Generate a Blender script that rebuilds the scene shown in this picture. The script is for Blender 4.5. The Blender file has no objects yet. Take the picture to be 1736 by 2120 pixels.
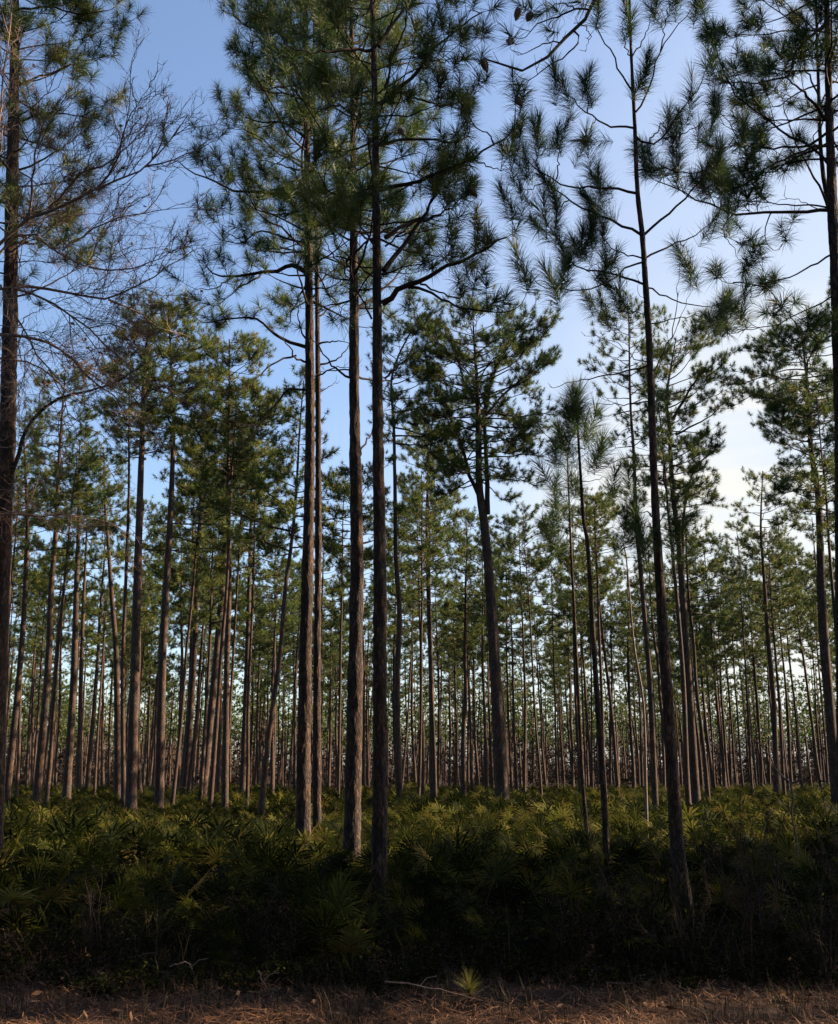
import bpy, math, random
import numpy as np
from math import sin, cos, pi, radians, atan2, sqrt
from mathutils import Vector, Matrix

R = np.random.default_rng(7)
scene = bpy.context.scene
COL = scene.collection

# ------------------------------------------------------------------ camera
EYE = 1.6; PITCH = radians(14.0); FPX = 2170.0; CX, CY = 868.0, 1060.0
cam_d = bpy.data.cameras.new('camera'); cam = bpy.data.objects.new('camera', cam_d); COL.objects.link(cam)
cam.location = (0, 0, EYE); cam.rotation_euler = (pi/2 + PITCH, 0, 0)
cam_d.sensor_fit = 'HORIZONTAL'; cam_d.sensor_width = 24.0; cam_d.lens = 24.0*FPX/1736.0
cam_d.clip_start = 0.1; cam_d.clip_end = 3000
scene.camera = cam
scene.render.resolution_x = 838; scene.render.resolution_y = 1024

def P(px, py, d):
    """world point seen at (px, py) standing at horizontal distance d"""
    x = (px-CX)/FPX; y = (CY-py)/FPX
    t = d/(cos(PITCH) - y*sin(PITCH))
    return np.array([x*t, d, EYE + t*(sin(PITCH) + y*cos(PITCH))])
def PPM(py, d):
    y = (CY-py)/FPX
    return FPX*(cos(PITCH) - y*sin(PITCH))/d      # picture px per metre there

# ------------------------------------------------------------------ light
SUN_AZ = radians(77); SUN_EL = radians(28)       # azimuth from +Y towards +X
sd = np.array([sin(SUN_AZ)*cos(SUN_EL), cos(SUN_AZ)*cos(SUN_EL), sin(SUN_EL)])
sl = bpy.data.lights.new('sun', 'SUN'); so = bpy.data.objects.new('sun', sl); COL.objects.link(so)
sl.energy = 5.0; sl.angle = radians(0.5); sl.color = (1.0, 0.77, 0.55)
so.rotation_euler = Vector(sd).to_track_quat('Z', 'Y').to_euler(); so.location = (30, 10, 30)
w = bpy.data.worlds.new('World'); scene.world = w; w.use_nodes = True
nt = w.node_tree; nt.nodes.clear()
out = nt.nodes.new('ShaderNodeOutputWorld'); bg = nt.nodes.new('ShaderNodeBackground')
sky = nt.nodes.new('ShaderNodeTexSky'); sky.sky_type = 'NISHITA'; sky.sun_disc = False
sky.sun_elevation = SUN_EL; sky.sun_rotation = SUN_AZ; sky.altitude = 0; sky.air_density = 1.0; sky.dust_density = 1.6; sky.ozone_density = 1.6
bg.inputs['Strength'].default_value = 0.055
# thin cirrus low in the sky on the sun's side
tc = nt.nodes.new('ShaderNodeTexCoord'); mp = nt.nodes.new('ShaderNodeMapping'); mp.inputs['Scale'].default_value = (1.6, 1.6, 9.0)
mp.inputs['Rotation'].default_value = (0, radians(6), 0)
nz = nt.nodes.new('ShaderNodeTexNoise'); nz.inputs['Scale'].default_value = 2.2; nz.inputs['Detail'].default_value = 6; nz.inputs['Roughness'].default_value = 0.55
rp = nt.nodes.new('ShaderNodeMapRange'); rp.inputs['From Min'].default_value = 0.30; rp.inputs['From Max'].default_value = 0.58
dt = nt.nodes.new('ShaderNodeVectorMath'); dt.operation = 'DOT_PRODUCT'
dv = Vector((0.30, 0.92, 0.225)).normalized(); dt.inputs[1].default_value = dv
r2 = nt.nodes.new('ShaderNodeMapRange'); r2.inputs['From Min'].default_value = 0.968; r2.inputs['From Max'].default_value = 1.0; r2.interpolation_type = 'SMOOTHSTEP'
mu = nt.nodes.new('ShaderNodeMath'); mu.operation = 'MULTIPLY'
ma = nt.nodes.new('ShaderNodeMath'); ma.operation = 'MULTIPLY_ADD'; ma.inputs[1].default_value = 1.0; ma.use_clamp = True; ma.inputs[2].default_value = 0.0
mx = nt.nodes.new('ShaderNodeMix'); mx.data_type = 'RGBA'; mx.inputs['B'].default_value = (3.75, 3.75, 3.55, 1)
tn = nt.nodes.new('ShaderNodeMix'); tn.data_type = 'RGBA'; tn.blend_type = 'MULTIPLY'; tn.inputs['Factor'].default_value = 1.0; tn.inputs['B'].default_value = (0.965, 0.978, 1.03, 1)
L = nt.links.new
dt2 = nt.nodes.new('ShaderNodeVectorMath'); dt2.operation = 'DOT_PRODUCT'; dt2.inputs[1].default_value = Vector((0.55, 0.83, 0.12)).normalized()
r3 = nt.nodes.new('ShaderNodeMapRange'); r3.inputs['From Min'].default_value = 0.72; r3.inputs['From Max'].default_value = 1.0; r3.inputs['To Max'].default_value = 0.68; r3.interpolation_type = 'SMOOTHSTEP'
mv = nt.nodes.new('ShaderNodeMix'); mv.data_type = 'RGBA'; mv.inputs['B'].default_value = (3.0, 3.15, 3.25, 1)
L(tc.outputs['Generated'], dt2.inputs[0]); L(dt2.outputs['Value'], r3.inputs['Value']); L(r3.outputs[0], mv.inputs['Factor'])
L(tc.outputs['Generated'], mp.inputs['Vector']); L(mp.outputs[0], nz.inputs['Vector']); L(nz.outputs['Fac'], rp.inputs['Value'])
L(tc.outputs['Generated'], dt.inputs[0]); L(dt.outputs['Value'], r2.inputs['Value'])
L(rp.outputs[0], mu.inputs[0]); L(r2.outputs[0], mu.inputs[1]); L(mu.outputs[0], ma.inputs[0])
L(ma.outputs[0], mx.inputs['Factor']); L(sky.outputs[0], tn.inputs['A']); L(tn.outputs['Result'], mv.inputs['A']); L(mv.outputs['Result'], mx.inputs['A'])
L(mx.outputs['Result'], bg.inputs['Color']); L(bg.outputs[0], out.inputs['Surface'])
vs = scene.view_settings; vs.view_transform = 'Standard'; vs.look = 'None'; vs.exposure = 2.28; vs.gamma = 1.0; vs.use_curve_mapping = False

# ------------------------------------------------------------------ materials
def mat(name, build, tint=True):
    m = bpy.data.materials.new(name); m.use_nodes = True
    t = m.node_tree; t.nodes.clear()
    build(t, t.nodes.new, t.links.new)
    return m
def ramp(N, stops):
    r = N('ShaderNodeValToRGB'); e = r.color_ramp.elements
    while len(e) < len(stops): e.new(0.5)
    for k, (p, c) in enumerate(stops): e[k].position = p; e[k].color = (*c, 1)
    return r
def leafy(name, stops, rough=0.5, trans=0.25, spec=0.4):
    def b(t, N, K):
        o = N('ShaderNodeOutputMaterial'); p = N('ShaderNodeBsdfPrincipled'); tr = N('ShaderNodeBsdfTranslucent'); mi = N('ShaderNodeMixShader')
        at = N('ShaderNodeAttribute'); at.attribute_name = 'tint'
        oi = N('ShaderNodeObjectInfo'); ad = N('ShaderNodeMath'); ad.operation = 'MULTIPLY_ADD'; ad.inputs[1].default_value = 0.16
        r = ramp(N, stops)
        K(oi.outputs['Random'], ad.inputs[0]); K(at.outputs['Fac'], ad.inputs[2]); K(ad.outputs[0], r.inputs['Fac'])
        K(r.outputs[0], p.inputs['Base Color']); K(r.outputs[0], tr.inputs['Color'])
        p.inputs['Roughness'].default_value = rough; p.inputs['Specular IOR Level'].default_value = spec
        mi.inputs[0].default_value = trans; K(p.outputs[0], mi.inputs[1]); K(tr.outputs[0], mi.inputs[2]); K(mi.outputs[0], o.inputs['Surface'])
    return mat(name, b)
def bark(name, c0, c1, c2, sc=1.0, bump=0.5):
    def b(t, N, K):
        o = N('ShaderNodeOutputMaterial'); p = N('ShaderNodeBsdfPrincipled'); tc = N('ShaderNodeTexCoord'); mp = N('ShaderNodeMapping')
        mp.inputs['Scale'].default_value = (sc, sc, sc*0.33)
        nz = N('ShaderNodeTexNoise'); nz.inputs['Scale'].default_value = 9; nz.inputs['Detail'].default_value = 5; nz.inputs['Roughness'].default_value = .65
        ds = N('ShaderNodeVectorMath'); ds.operation = 'MULTIPLY_ADD'; ds.inputs[1].default_value = (.16, .16, .16)
        v = N('ShaderNodeTexVoronoi'); v.feature = 'DISTANCE_TO_EDGE'; v.inputs['Scale'].default_value = 24
        v2 = N('ShaderNodeTexVoronoi'); v2.inputs['Scale'].default_value = 24
        mr = N('ShaderNodeMapRange'); mr.inputs['From Max'].default_value = 0.30
        K(tc.outputs['Object'], mp.inputs['Vector']); K(mp.outputs[0], nz.inputs['Vector'])
        K(nz.outputs['Color'], ds.inputs[0]); K(mp.outputs[0], ds.inputs[2]); K(ds.outputs[0], v.inputs['Vector']); K(ds.outputs[0], v2.inputs['Vector'])
        K(v.outputs['Distance'], mr.inputs['Value'])
        r = ramp(N, [(0.0, c0), (0.45, c1), (1.0, c2)])
        m1 = N('ShaderNodeMix'); m1.data_type = 'FLOAT'; m1.inputs[0].default_value = 0.4
        sp = N('ShaderNodeSeparateColor'); K(v2.outputs['Color'], sp.inputs[0])
        K(mr.outputs[0], m1.inputs[2]); K(sp.outputs[0], m1.inputs[3])
        m2 = N('ShaderNodeMix'); m2.data_type = 'FLOAT'; m2.inputs[0].default_value = 0.5
        K(m1.outputs[0], m2.inputs[2]); K(nz.outputs['Fac'], m2.inputs[3]); K(m2.outputs[0], r.inputs['Fac'])
        nb_ = N('ShaderNodeTexNoise'); nb_.inputs['Scale'].default_value = 1.7; nb_.inputs['Detail'].default_value = 3; K(tc.outputs['Object'], nb_.inputs['Vector'])
        rb = ramp(N, [(.35, (.78, .86, .95)), (.65, (1.25, 1.02, .85))]); K(nb_.outputs['Fac'], rb.inputs['Fac'])
        mm = N('ShaderNodeMix'); mm.data_type = 'RGBA'; mm.blend_type = 'MULTIPLY'; mm.inputs['Factor'].default_value = 1; K(r.outputs[0], mm.inputs['A']); K(rb.outputs[0], mm.inputs['B'])
        K(mm.outputs['Result'], p.inputs['Base Color']); p.inputs['Roughness'].default_value = .9; p.inputs['Specular IOR Level'].default_value = .15
        bp = N('ShaderNodeBump'); bp.inputs['Strength'].default_value = bump; bp.inputs['Distance'].default_value = 0.03
        K(m2.outputs[0], bp.inputs['Height']); K(bp.outputs[0], p.inputs['Normal']); K(p.outputs[0], o.inputs['Surface'])
    return mat(name, b)
M_BARK = bark('pine_bark', (.007, .006, .0055), (.024, .018, .0145), (.125, .085, .064), 1.0, .8)
M_BARK_F = bark('pine_bark_far', (.008, .0065, .006), (.030, .0215, .017), (.135, .092, .068), .8, .3)
M_TWIG = bark('pine_twig_bark', (.009, .007, .006), (.022, .016, .013), (.06, .042, .032), 2.0, .2)
M_OAK = bark('oak_bark', (.05, .038, .033), (.13, .098, .082), (.25, .19, .155), 2.0, .2)
M_DEAD = bark('dead_wood', (.05, .042, .036), (.11, .09, .075), (.2, .165, .13), 2.0, .2)
G1 = [(0.0, (.013, .034, .013)), (0.45, (.032, .064, .015)), (0.85, (.090, .125, .020)), (1.0, (.14, .10, .03))]
G2 = [(0.0, (.018, .044, .013)), (0.4, (.048, .076, .015)), (0.8, (.135, .150, .024)), (1.0, (.20, .12, .03))]
M_NEEDLE = leafy('pine_needles', G1, .55, .25, .22)
M_NEEDLE_W = leafy('pine_needles_yellowish', G2, .55, .25, .22)
M_NEEDLE_F = leafy('pine_needles_far', G2, .6, .28, .18)
M_PALM = leafy('palmetto_leaf', [(0.0, (.003, .005, .002)), (0.5, (.009, .013, .003)), (0.9, (.056, .060, .010)), (1.0, (.065, .05, .015))], .7, .35, .02)
M_GRASS = leafy('dry_grass', [(0.0, (.006, .006, .003)), (0.6, (.018, .014, .007)), (1.0, (.08, .055, .026))], .7, .2, .2)
M_STRAW = leafy('pine_straw', [(0.0, (.015, .009, .006)), (0.5, (.045, .022, .011)), (0.85, (.14, .066, .030)), (1.0, (.30, .16, .08))], .7, .1, .2)
M_SHRUB = leafy('shrub_leaf', [(0.0, (.004, .006, .002)), (0.7, (.012, .016, .004)), (1.0, (.07, .075, .014))], .7, .3, .01)
M_SCRUB = leafy('bare_scrub', [(0.0, (.014, .011, .010)), (0.6, (.024, .019, .016)), (1.0, (.045, .036, .028))], .9, .1, .02)
M_OLEAF = leafy('dead_oak_leaf', [(0.0, (.12, .06, .03)), (1.0, (.26, .13, .06))], .7, .3, .2)
def bcone(t, N, K):
    o = N('ShaderNodeOutputMaterial'); p = N('ShaderNodeBsdfPrincipled'); n = N('ShaderNodeTexNoise'); n.inputs['Scale'].default_value = 60
    r = ramp(N, [(0.3, (.03, .018, .012)), (0.7, (.12, .075, .05))]); K(n.outputs['Fac'], r.inputs[0]); K(r.outputs[0], p.inputs['Base Color'])
    p.inputs['Roughness'].default_value = .8; K(p.outputs[0], o.inputs['Surface'])
M_CONE = mat('cone_scales', bcone)
def bground(t, N, K):
    o = N('ShaderNodeOutputMaterial'); p = N('ShaderNodeBsdfPrincipled'); tc = N('ShaderNodeTexCoord')
    n = N('ShaderNodeTexNoise'); n.inputs['Scale'].default_value = 1.3; n.inputs['Detail'].default_value = 8; n.inputs['Roughness'].default_value = .7
    n2 = N('ShaderNodeTexNoise'); n2.inputs['Scale'].default_value = 28; n2.inputs['Detail'].default_value = 6; n2.inputs['Roughness'].default_value = .75
    mi = N('ShaderNodeMix'); mi.data_type = 'FLOAT'; mi.inputs[0].default_value = .6
    K(tc.outputs['Object'], n.inputs['Vector']); K(tc.outputs['Object'], n2.inputs['Vector']); K(n.outputs['Fac'], mi.inputs[2]); K(n2.outputs['Fac'], mi.inputs[3])
    r = ramp(N, [(0.30, (.006, .0045, .0035)), (0.5, (.018, .010, .007)), (0.68, (.06, .032, .02))]); K(mi.outputs[0], r.inputs[0]); K(r.outputs[0], p.inputs['Base Color'])
    p.inputs['Roughness'].default_value = .95; p.inputs['Specular IOR Level'].default_value = .1
    b = N('ShaderNodeBump'); b.inputs['Strength'].default_value = .8; b.inputs['Distance'].default_value = .03; K(mi.outputs[0], b.inputs['Height']); K(b.outputs[0], p.inputs['Normal'])
    K(p.outputs[0], o.inputs['Surface'])
M_GROUND = mat('forest_floor', bground)

# ------------------------------------------------------------------ mesh tools
def nrm(v): return v/np.maximum(np.linalg.norm(v, axis=-1, keepdims=True), 1e-9)
class Geo:
    def __init__(s): s.v = []; s.f3 = []; s.f4 = []; s.t3 = []; s.t4 = []; s.n = 0
    def add(s, v, f3=None, f4=None, tint3=None, tint4=None):
        v = v.reshape(-1, 3); s.v.append(v)
        if f3 is not None and len(f3): s.f3.append(f3+s.n); s.t3.append(np.full(len(f3), .5) if tint3 is None else tint3)
        if f4 is not None and len(f4): s.f4.append(f4+s.n); s.t4.append(np.full(len(f4), .5) if tint4 is None else tint4)
        s.n += len(v)
    def mesh(s, name, m, smooth=False, origin=None):
        v = np.concatenate(s.v) if s.v else np.zeros((0, 3))
        if origin is not None: v = v-np.asarray(origin)
        f3 = np.concatenate(s.f3) if s.f3 else np.zeros((0, 3), int); f4 = np.concatenate(s.f4) if s.f4 else np.zeros((0, 4), int)
        me = bpy.data.meshes.new(name); me.vertices.add(len(v)); me.vertices.foreach_set('co', v.astype(np.float32).ravel())
        nl = f3.size+f4.size; me.loops.add(nl); me.loops.foreach_set('vertex_index', np.concatenate([f4.ravel(), f3.ravel()]).astype(np.int32))
        nf = len(f3)+len(f4); me.polygons.add(nf)
        st = np.concatenate([np.arange(len(f4))*4, len(f4)*4+np.arange(len(f3))*3]).astype(np.int32)
        me.polygons.foreach_set('loop_start', st)
        me.update(calc_edges=True); me.validate()
        if len(me.polygons) == nf and nf:
            a = me.attributes.new('tint', 'FLOAT', 'FACE')
            tt = np.concatenate((s.t4 if s.t4 else [np.zeros(0)])+(s.t3 if s.t3 else [np.zeros(0)])).astype(np.float32)
            a.data.foreach_set('value', tt)
        me.polygons.foreach_set('use_smooth', np.full(len(me.polygons), smooth))
        me.materials.append(m)
        return me
def tubes(g, pts, rad, S=5, seed_ref=None, tint=None, lump=0.0, cap=False):
    """pts (N,K,3), rad (N,K)"""
    pts = np.asarray(pts, float); rad = np.asarray(rad, float)
    if pts.ndim == 2: pts = pts[None]; rad = rad[None]
    N, K, _ = pts.shape
    if N == 0: return
    tg = np.gradient(pts, axis=1); tg = nrm(tg)
    mean = nrm(pts[:, -1]-pts[:, 0])
    ref = np.where(np.abs(mean[:, 2:3]) > .8, np.array([[1., 0.13, 0]]), np.array([[0.05, 0.1, 1.]]))
    u = nrm(np.cross(tg, ref[:, None, :])); w_ = np.cross(tg, u)
    a = np.arange(S)*2*pi/S
    rr = rad[:, :, None]*(1 + (lump*R.normal(size=(N, K, S)) if lump else 0))
    v = pts[:, :, None, :] + rr[..., None]*(np.cos(a)[None, None, :, None]*u[:, :, None, :] + np.sin(a)[None, None, :, None]*w_[:, :, None, :])
    i = np.arange(K-1)[:, None]*S; j = np.arange(S)[None, :]; jn = (j+1) % S
    q = np.stack([i+j, i+jn, i+S+jn, i+S+j], -1).reshape(-1, 4)
    q = (np.arange(N)[:, None, None]*(K*S)+q[None]).reshape(-1, 4)
    tt = None
    if tint is not None: tt = np.repeat(tint, (K-1)*S)
    g.add(v, f4=q, tint4=tt)
def needles(g, c, ax, n, ln, wd, sh=.1, th=(15, 105), seg=2, droop=.15, tint=None, tvar=.12, rng=None):
    """tufts of needles: c (T,3) tip points, ax (T,3) shoot axes"""
    rng = rng or R; T = len(c)
    if T == 0: return
    ax = nrm(ax); rf = nrm(rng.normal(size=(T, 3))); u = nrm(np.cross(ax, rf)); v = np.cross(ax, u)
    sh = np.broadcast_to(np.asarray(sh, float), (T,)); ln_ = np.asarray(ln, float)*rng.uniform(.72, 1.12, T)
    s = rng.random((T, n)); th0 = np.radians(th[0] + (th[1]-th[0])*(s**.8)*rng.uniform(.7, 1.1, (T, n))); ph = rng.uniform(0, 2*pi, (T, n))
    o = c[:, None]-ax[:, None]*(sh[:, None]*s)[..., None]
    d = np.cos(th0)[..., None]*ax[:, None]+np.sin(th0)[..., None]*(np.cos(ph)[..., None]*u[:, None]+np.sin(ph)[..., None]*v[:, None])
    l = ln_[:, None]*rng.uniform(.7, 1.1, (T, n))
    side = nrm(np.cross(d, rng.normal(size=(T, n, 3))))*(wd/2)
    if tint is None: tint = rng.beta(1.7, 2.2, T)*.8
    ti = np.clip(tint[:, None]+rng.normal(0, tvar, (T, n)), 0, .95).reshape(-1)
    if seg == 1:
        tip = o+d*l[..., None]; tip[..., 2] -= droop*l*.6
        V = np.stack([o-side, o+side, tip], 2).reshape(-1, 3); F = np.arange(T*n*3).reshape(-1, 3)
        g.add(V, f3=F, tint3=ti)
    else:
        m = o+d*(l*.5)[..., None]; d2 = d.copy(); d2[..., 2] -= droop*2; d2 = nrm(d2); tip = m+d2*(l*.5)[..., None]
        V = np.stack([o-side, o+side, m+side*.8, m-side*.8, tip], 2).reshape(-1, 3); b = np.arange(T*n)*5
        g.add(V, f3=np.stack([b+3, b+2, b+4], 1), f4=np.stack([b, b+1, b+2, b+3], 1), tint3=ti, tint4=ti)
def rot_z(v, a):
    c_, s_ = np.cos(a), np.sin(a)
    return np.stack([v[..., 0]*c_-v[..., 1]*s_, v[..., 0]*s_+v[..., 1]*c_, v[..., 2]], -1)
def resample(pts, K):
    pts = np.asarray(pts, float); 
    if len(pts) > 2:   # catmull-rom smoothing
        P_ = np.concatenate([[2*pts[0]-pts[1]], pts, [2*pts[-1]-pts[-2]]]); o = []
        for i in range(1, len(P_)-2):
            for t in (0, .25, .5, .75):
                a, b, c, d = P_[i-1:i+3]; o.append(.5*((2*b)+(-a+c)*t+(2*a-5*b+4*c-d)*t*t+(-a+3*b-3*c+d)*t**3))
        o.append(P_[-2]); pts = np.array(o)
    s = np.concatenate([[0], np.cumsum(np.linalg.norm(np.diff(pts, axis=0), axis=1))]); q = np.linspace(0, s[-1], K)
    return np.stack([np.interp(q, s, pts[:, k]) for k in range(3)], 1)

def obj(name, me, parent=None, loc=(0, 0, 0)):
    o = bpy.data.objects.new(name, me); COL.objects.link(o); o.location = loc
    if parent is not None: o.parent = parent
    return o
def tag(o, label, cat, group=None, kind=None):
    if label: o['label'] = label
    if cat: o['category'] = cat
    if group: o['group'] = group
    if kind: o['kind'] = kind
    return o
def empty(name, loc, label, cat, group=None):
    o = bpy.data.objects.new(name, None); COL.objects.link(o); o.location = loc; o.empty_display_size = .3
    return tag(o, label, cat, group)

# ------------------------------------------------------------------ pine skeleton
def grow(limbs, rng, seclen=.8, dens=3.0, tert=2, start=.3, upturn=.5, tr=1.0, secs=True, lift=.25):
    """limbs: list of (pts(K,3), r0). returns tube batches and tuft (pos, axis) arrays"""
    S2, R2, S3, R3, tp, ta = [], [], [], [], [], []
    for pts, r0 in limbs:
        K = len(pts); seg = np.linalg.norm(np.diff(pts, axis=0), axis=1); Ln = seg.sum(); s = np.concatenate([[0], np.cumsum(seg)])/Ln
        m = max(2, int(Ln*dens*rng.uniform(.8, 1.2)))
        tt = np.sort(start+(1-start)*rng.random(m)**.8); tt[-1] = 1.0
        p0 = np.stack([np.interp(tt, s, pts[:, k]) for k in range(3)], 1)
        tg = nrm(np.stack([np.interp(np.minimum(tt+.05, 1), s, pts[:, k])-np.interp(np.minimum(tt+.05, 1)-.08, s, pts[:, k]) for k in range(3)], 1))
        ang = rng.uniform(.35, 1.15, m)*rng.choice([-1, 1], m); ang[-1] *= .2
        d = rot_z(tg, ang); d[:, 2] = d[:, 2]*.5+rng.uniform(-.1, lift*2, m); d = nrm(d)
        l = seclen*rng.uniform(.35, 1.15, m)*np.clip(1.25-tt*.6, .4, 1.1)
        k = np.linspace(0, 1, 5)[None, :, None]
        up = np.array([0, 0, 1.])
        pp = p0[:, None]+d[:, None]*l[:, None, None]*k*(1-.15*k)+up*(upturn*l[:, None, None]*k**2.3*rng.uniform(.2, 1.1, m)[:, None, None])
        pp += rng.normal(0, .02, pp.shape)*k*seclen
        S2.append(pp); R2.append(np.linspace(1, .45, 5)[None]*np.maximum(.006*tr, r0*.28*(1-.5*tt))[:, None])
        tp.append(pp[:, -1]); ta.append(nrm(pp[:, -1]-pp[:, -2]+up*.02))
        for q in range(tert):
            ok = rng.random(m) < (.95 if q == 0 else .75); pm = pp[ok]; mm = len(pm)
            if mm == 0: continue
            j = rng.integers(1, 4, mm); b = pm[np.arange(mm), j]; dd = nrm(pm[np.arange(mm), j+1]-b)
            dd = rot_z(dd, rng.uniform(.4, 1.3, mm)*rng.choice([-1, 1], mm)); dd[:, 2] += rng.uniform(0, .6, mm); dd = nrm(dd)
            l3 = seclen*rng.uniform(.22, .6, mm); k4 = np.linspace(0, 1, 4)[None, :, None]
            p3 = b[:, None]+dd[:, None]*l3[:, None, None]*k4+up*(upturn*l3[:, None, None]*k4**2*rng.uniform(.2, .9, mm)[:, None, None])
            S3.append(p3); R3.append(np.broadcast_to(np.linspace(1, .6, 4)[None]*.0055*tr, (mm, 4)))
            tp.append(p3[:, -1]); ta.append(nrm(p3[:, -1]-p3[:, -2]+up*.02))
    cat = lambda l, sh: np.concatenate(l) if l else np.zeros(sh)
    return cat(S2, (0, 5, 3)), cat(R2, (0, 5)), cat(S3, (0, 4, 3)), cat(R3, (0, 4)), cat(tp, (0, 3)), cat(ta, (0, 3))

def path_at(path, z):
    return np.array([np.interp(z, path[:, 2], path[:, 0]), np.interp(z, path[:, 2], path[:, 1]), z])
def auto_limbs(path, zs, reach, rng, n, slope=(0.0, .9), r0=.03, K=8, az0=None):
    """limbs from the trunk; zs=(zlow, zhigh) of the limb starts; reach(z_tip, az) metres"""
    res = []
    az = rng.uniform(0, 2*pi)
    for i in range(n):
        f = (i+rng.random())/n; z = zs[0]+(zs[1]-zs[0])*f; az += 2.4+rng.normal(0, .5)
        sl_ = slope[0]+(slope[1]-slope[0])*f+rng.normal(0, .15)
        rch = reach(z, az)
        for _ in range(3): rch = reach(z+sl_*rch*.8, az)
        rch *= rng.uniform(.72, 1.08)
        if rch < .15: continue
        p = path_at(path, z); dirv = np.array([cos(az), sin(az), 0]); side = np.array([-sin(az), cos(az), 0])
        t = np.linspace(0, 1, K); wob = np.cumsum(rng.normal(0, .05, K))*t; wob2 = np.cumsum(rng.normal(0, .05, K))*t
        pts = p+dirv*(rch*t)[:, None]+side*(wob*rch)[:, None]; pts[:, 2] += sl_*rch*(t**rng.uniform(.8, 1.7))+wob2*rch
        res.append((pts, r0*(.45+.35*rch)*(1-.5*f)))
    tip = path[-1]
    for i in range(7):
        a = az+i*.95+rng.normal(0, .2); rch = max(.35, reach(tip[2]-.4, a)*.75)*rng.uniform(.6, 1); t = np.linspace(0, 1, K); pts = tip-[0, 0, .15+.12*i]+np.outer(t*rch, [cos(a), sin(a), 0]); pts[:, 2] += rch*(.10+.22*rng.random())*t**1.2; res.append((pts, r0*.4))
    return res

def lattice(u, v, nu, rng):
    nv = int(v.max())+3; G_ = rng.random((nv, nu)); i = np.floor(u).astype(int); j = np.floor(v).astype(int); fu = u-i; fv = v-j; fu = fu*fu*(3-2*fu); fv = fv*fv*(3-2*fv); i0 = i % nu; i1 = (i+1) % nu
    return (G_[j, i0]*(1-fu)+G_[j, i1]*fu)*(1-fv)+(G_[j+1, i0]*(1-fu)+G_[j+1, i1]*fu)*fv
def bark_tube(g, tp, rr, S, rng):
    K = len(tp); tg = nrm(np.gradient(tp, axis=0)); ref = np.array([1., .13, 0]); u = nrm(np.cross(tg, ref)); w_ = np.cross(tg, u)
    s = np.concatenate([[0], np.cumsum(np.linalg.norm(np.diff(tp, axis=0), axis=1))]); a = np.arange(S)*2*pi/S; A, Z = np.meshgrid(a/(2*pi), s)
    n1 = lattice(A*9+.0*Z, Z*4.5, 9, rng); n2 = lattice(A*18, Z*9, 18, rng); n3 = lattice(A*3, Z*1.1, 3, rng)
    disp = .55*np.abs(n1-.5)*2+.35*np.abs(n2-.5)*2+.5*n3
    r = rr[:, None]+np.minimum(.016, rr[:, None]*.17)*(disp-.7)*1.7
    v = tp[:, None]+r[..., None]*(np.cos(a)[None, :, None]*u[:, None]+np.sin(a)[None, :, None]*w_[:, None])
    i = np.arange(K-1)[:, None]*S; j = np.arange(S)[None]; jn = (j+1) % S
    g.add(v, f4=np.stack([i+j, i+jn, i+S+jn, i+S+j], -1).reshape(-1, 4))
def pine_parts(root, path, rad, limbs, bare, tuft, base, mats, rng, tsides=12, tert=2, seclen=.8, dens=3, tr=1., S2s=4, cones=0, start=.3, upturn=.5, lift=.25, keep=1.0, lump=.05, brush=None, xt=None):
    """creates trunk, branches and crown under root, whose location is base"""
    g = Geo(); NR = 300 if tsides >= 12 else 34; tp = resample(path, NR); rr = np.interp(np.linspace(0, 1, NR), np.linspace(0, 1, len(rad)), rad); hh = tp[:, 2]-tp[0, 2]; rr *= 1+.42*np.exp(-hh/.16)+.12*np.exp(-hh/.7)
    if tsides >= 12: bark_tube(g, tp, rr, 36, rng)
    else: tubes(g, tp, rr, tsides, lump=lump)
    obj('trunk', g.mesh('trunk', mats[0], True, base), root)
    g = Geo()
    for pts, r0 in limbs:
        K = len(pts); tubes(g, pts, r0*(1-.75*np.linspace(0, 1, K)**.9), 6)
    s2, r2, s3, r3, tpos, tax = grow(limbs, rng, seclen, dens, tert, start, upturn, tr, lift=lift)
    tubes(g, s2, r2, S2s); tubes(g, s3, r3, 3)
    for pts, r0 in bare:
        q = Geo(); tubes(q, pts, r0*(1-.75*np.linspace(0, 1, len(pts))**.9), 6)
        b2, q2, b3, q3, _, _ = grow([(pts, r0)], rng, seclen*.5, dens*.5, 1, .5, upturn*.3, tr*.8)
        tubes(q, b2, q2, 3); tubes(q, b3, q3, 3); obj('dead_limb', q.mesh('dead_limb', mats[1], True, base), root)
    obj('branches', g.mesh('branches', mats[1], True, base), root)
    g = Geo()
    if keep < 1: k = rng.random(len(tpos)) < keep; tpos = tpos[k]; tax = tax[k]
    needles(g, tpos, tax, rng=rng, **tuft)
    if xt is not None: needles(g, xt, nrm(rng.normal(0, .4, xt.shape)+[-.6, 0, .5]), rng=rng, **tuft)
    cr = obj('crown', g.mesh('crown', mats[2], False, base), root)
    if cones:
        cp = tpos[rng.choice(len(tpos), cones, replace=False)]
        if xt is not None: cp = np.concatenate([cp, xt[:4]])
        for q in cp:
            c = obj('pine_cone', CONE, cr, tuple(q-np.asarray(base)-np.array([0, 0, .06])))
            c.rotation_euler = (rng.uniform(-.5, .5), rng.uniform(-.5, .5), rng.uniform(0, 6)); c.scale = (1, 1, 1)
    return tpos
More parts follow.
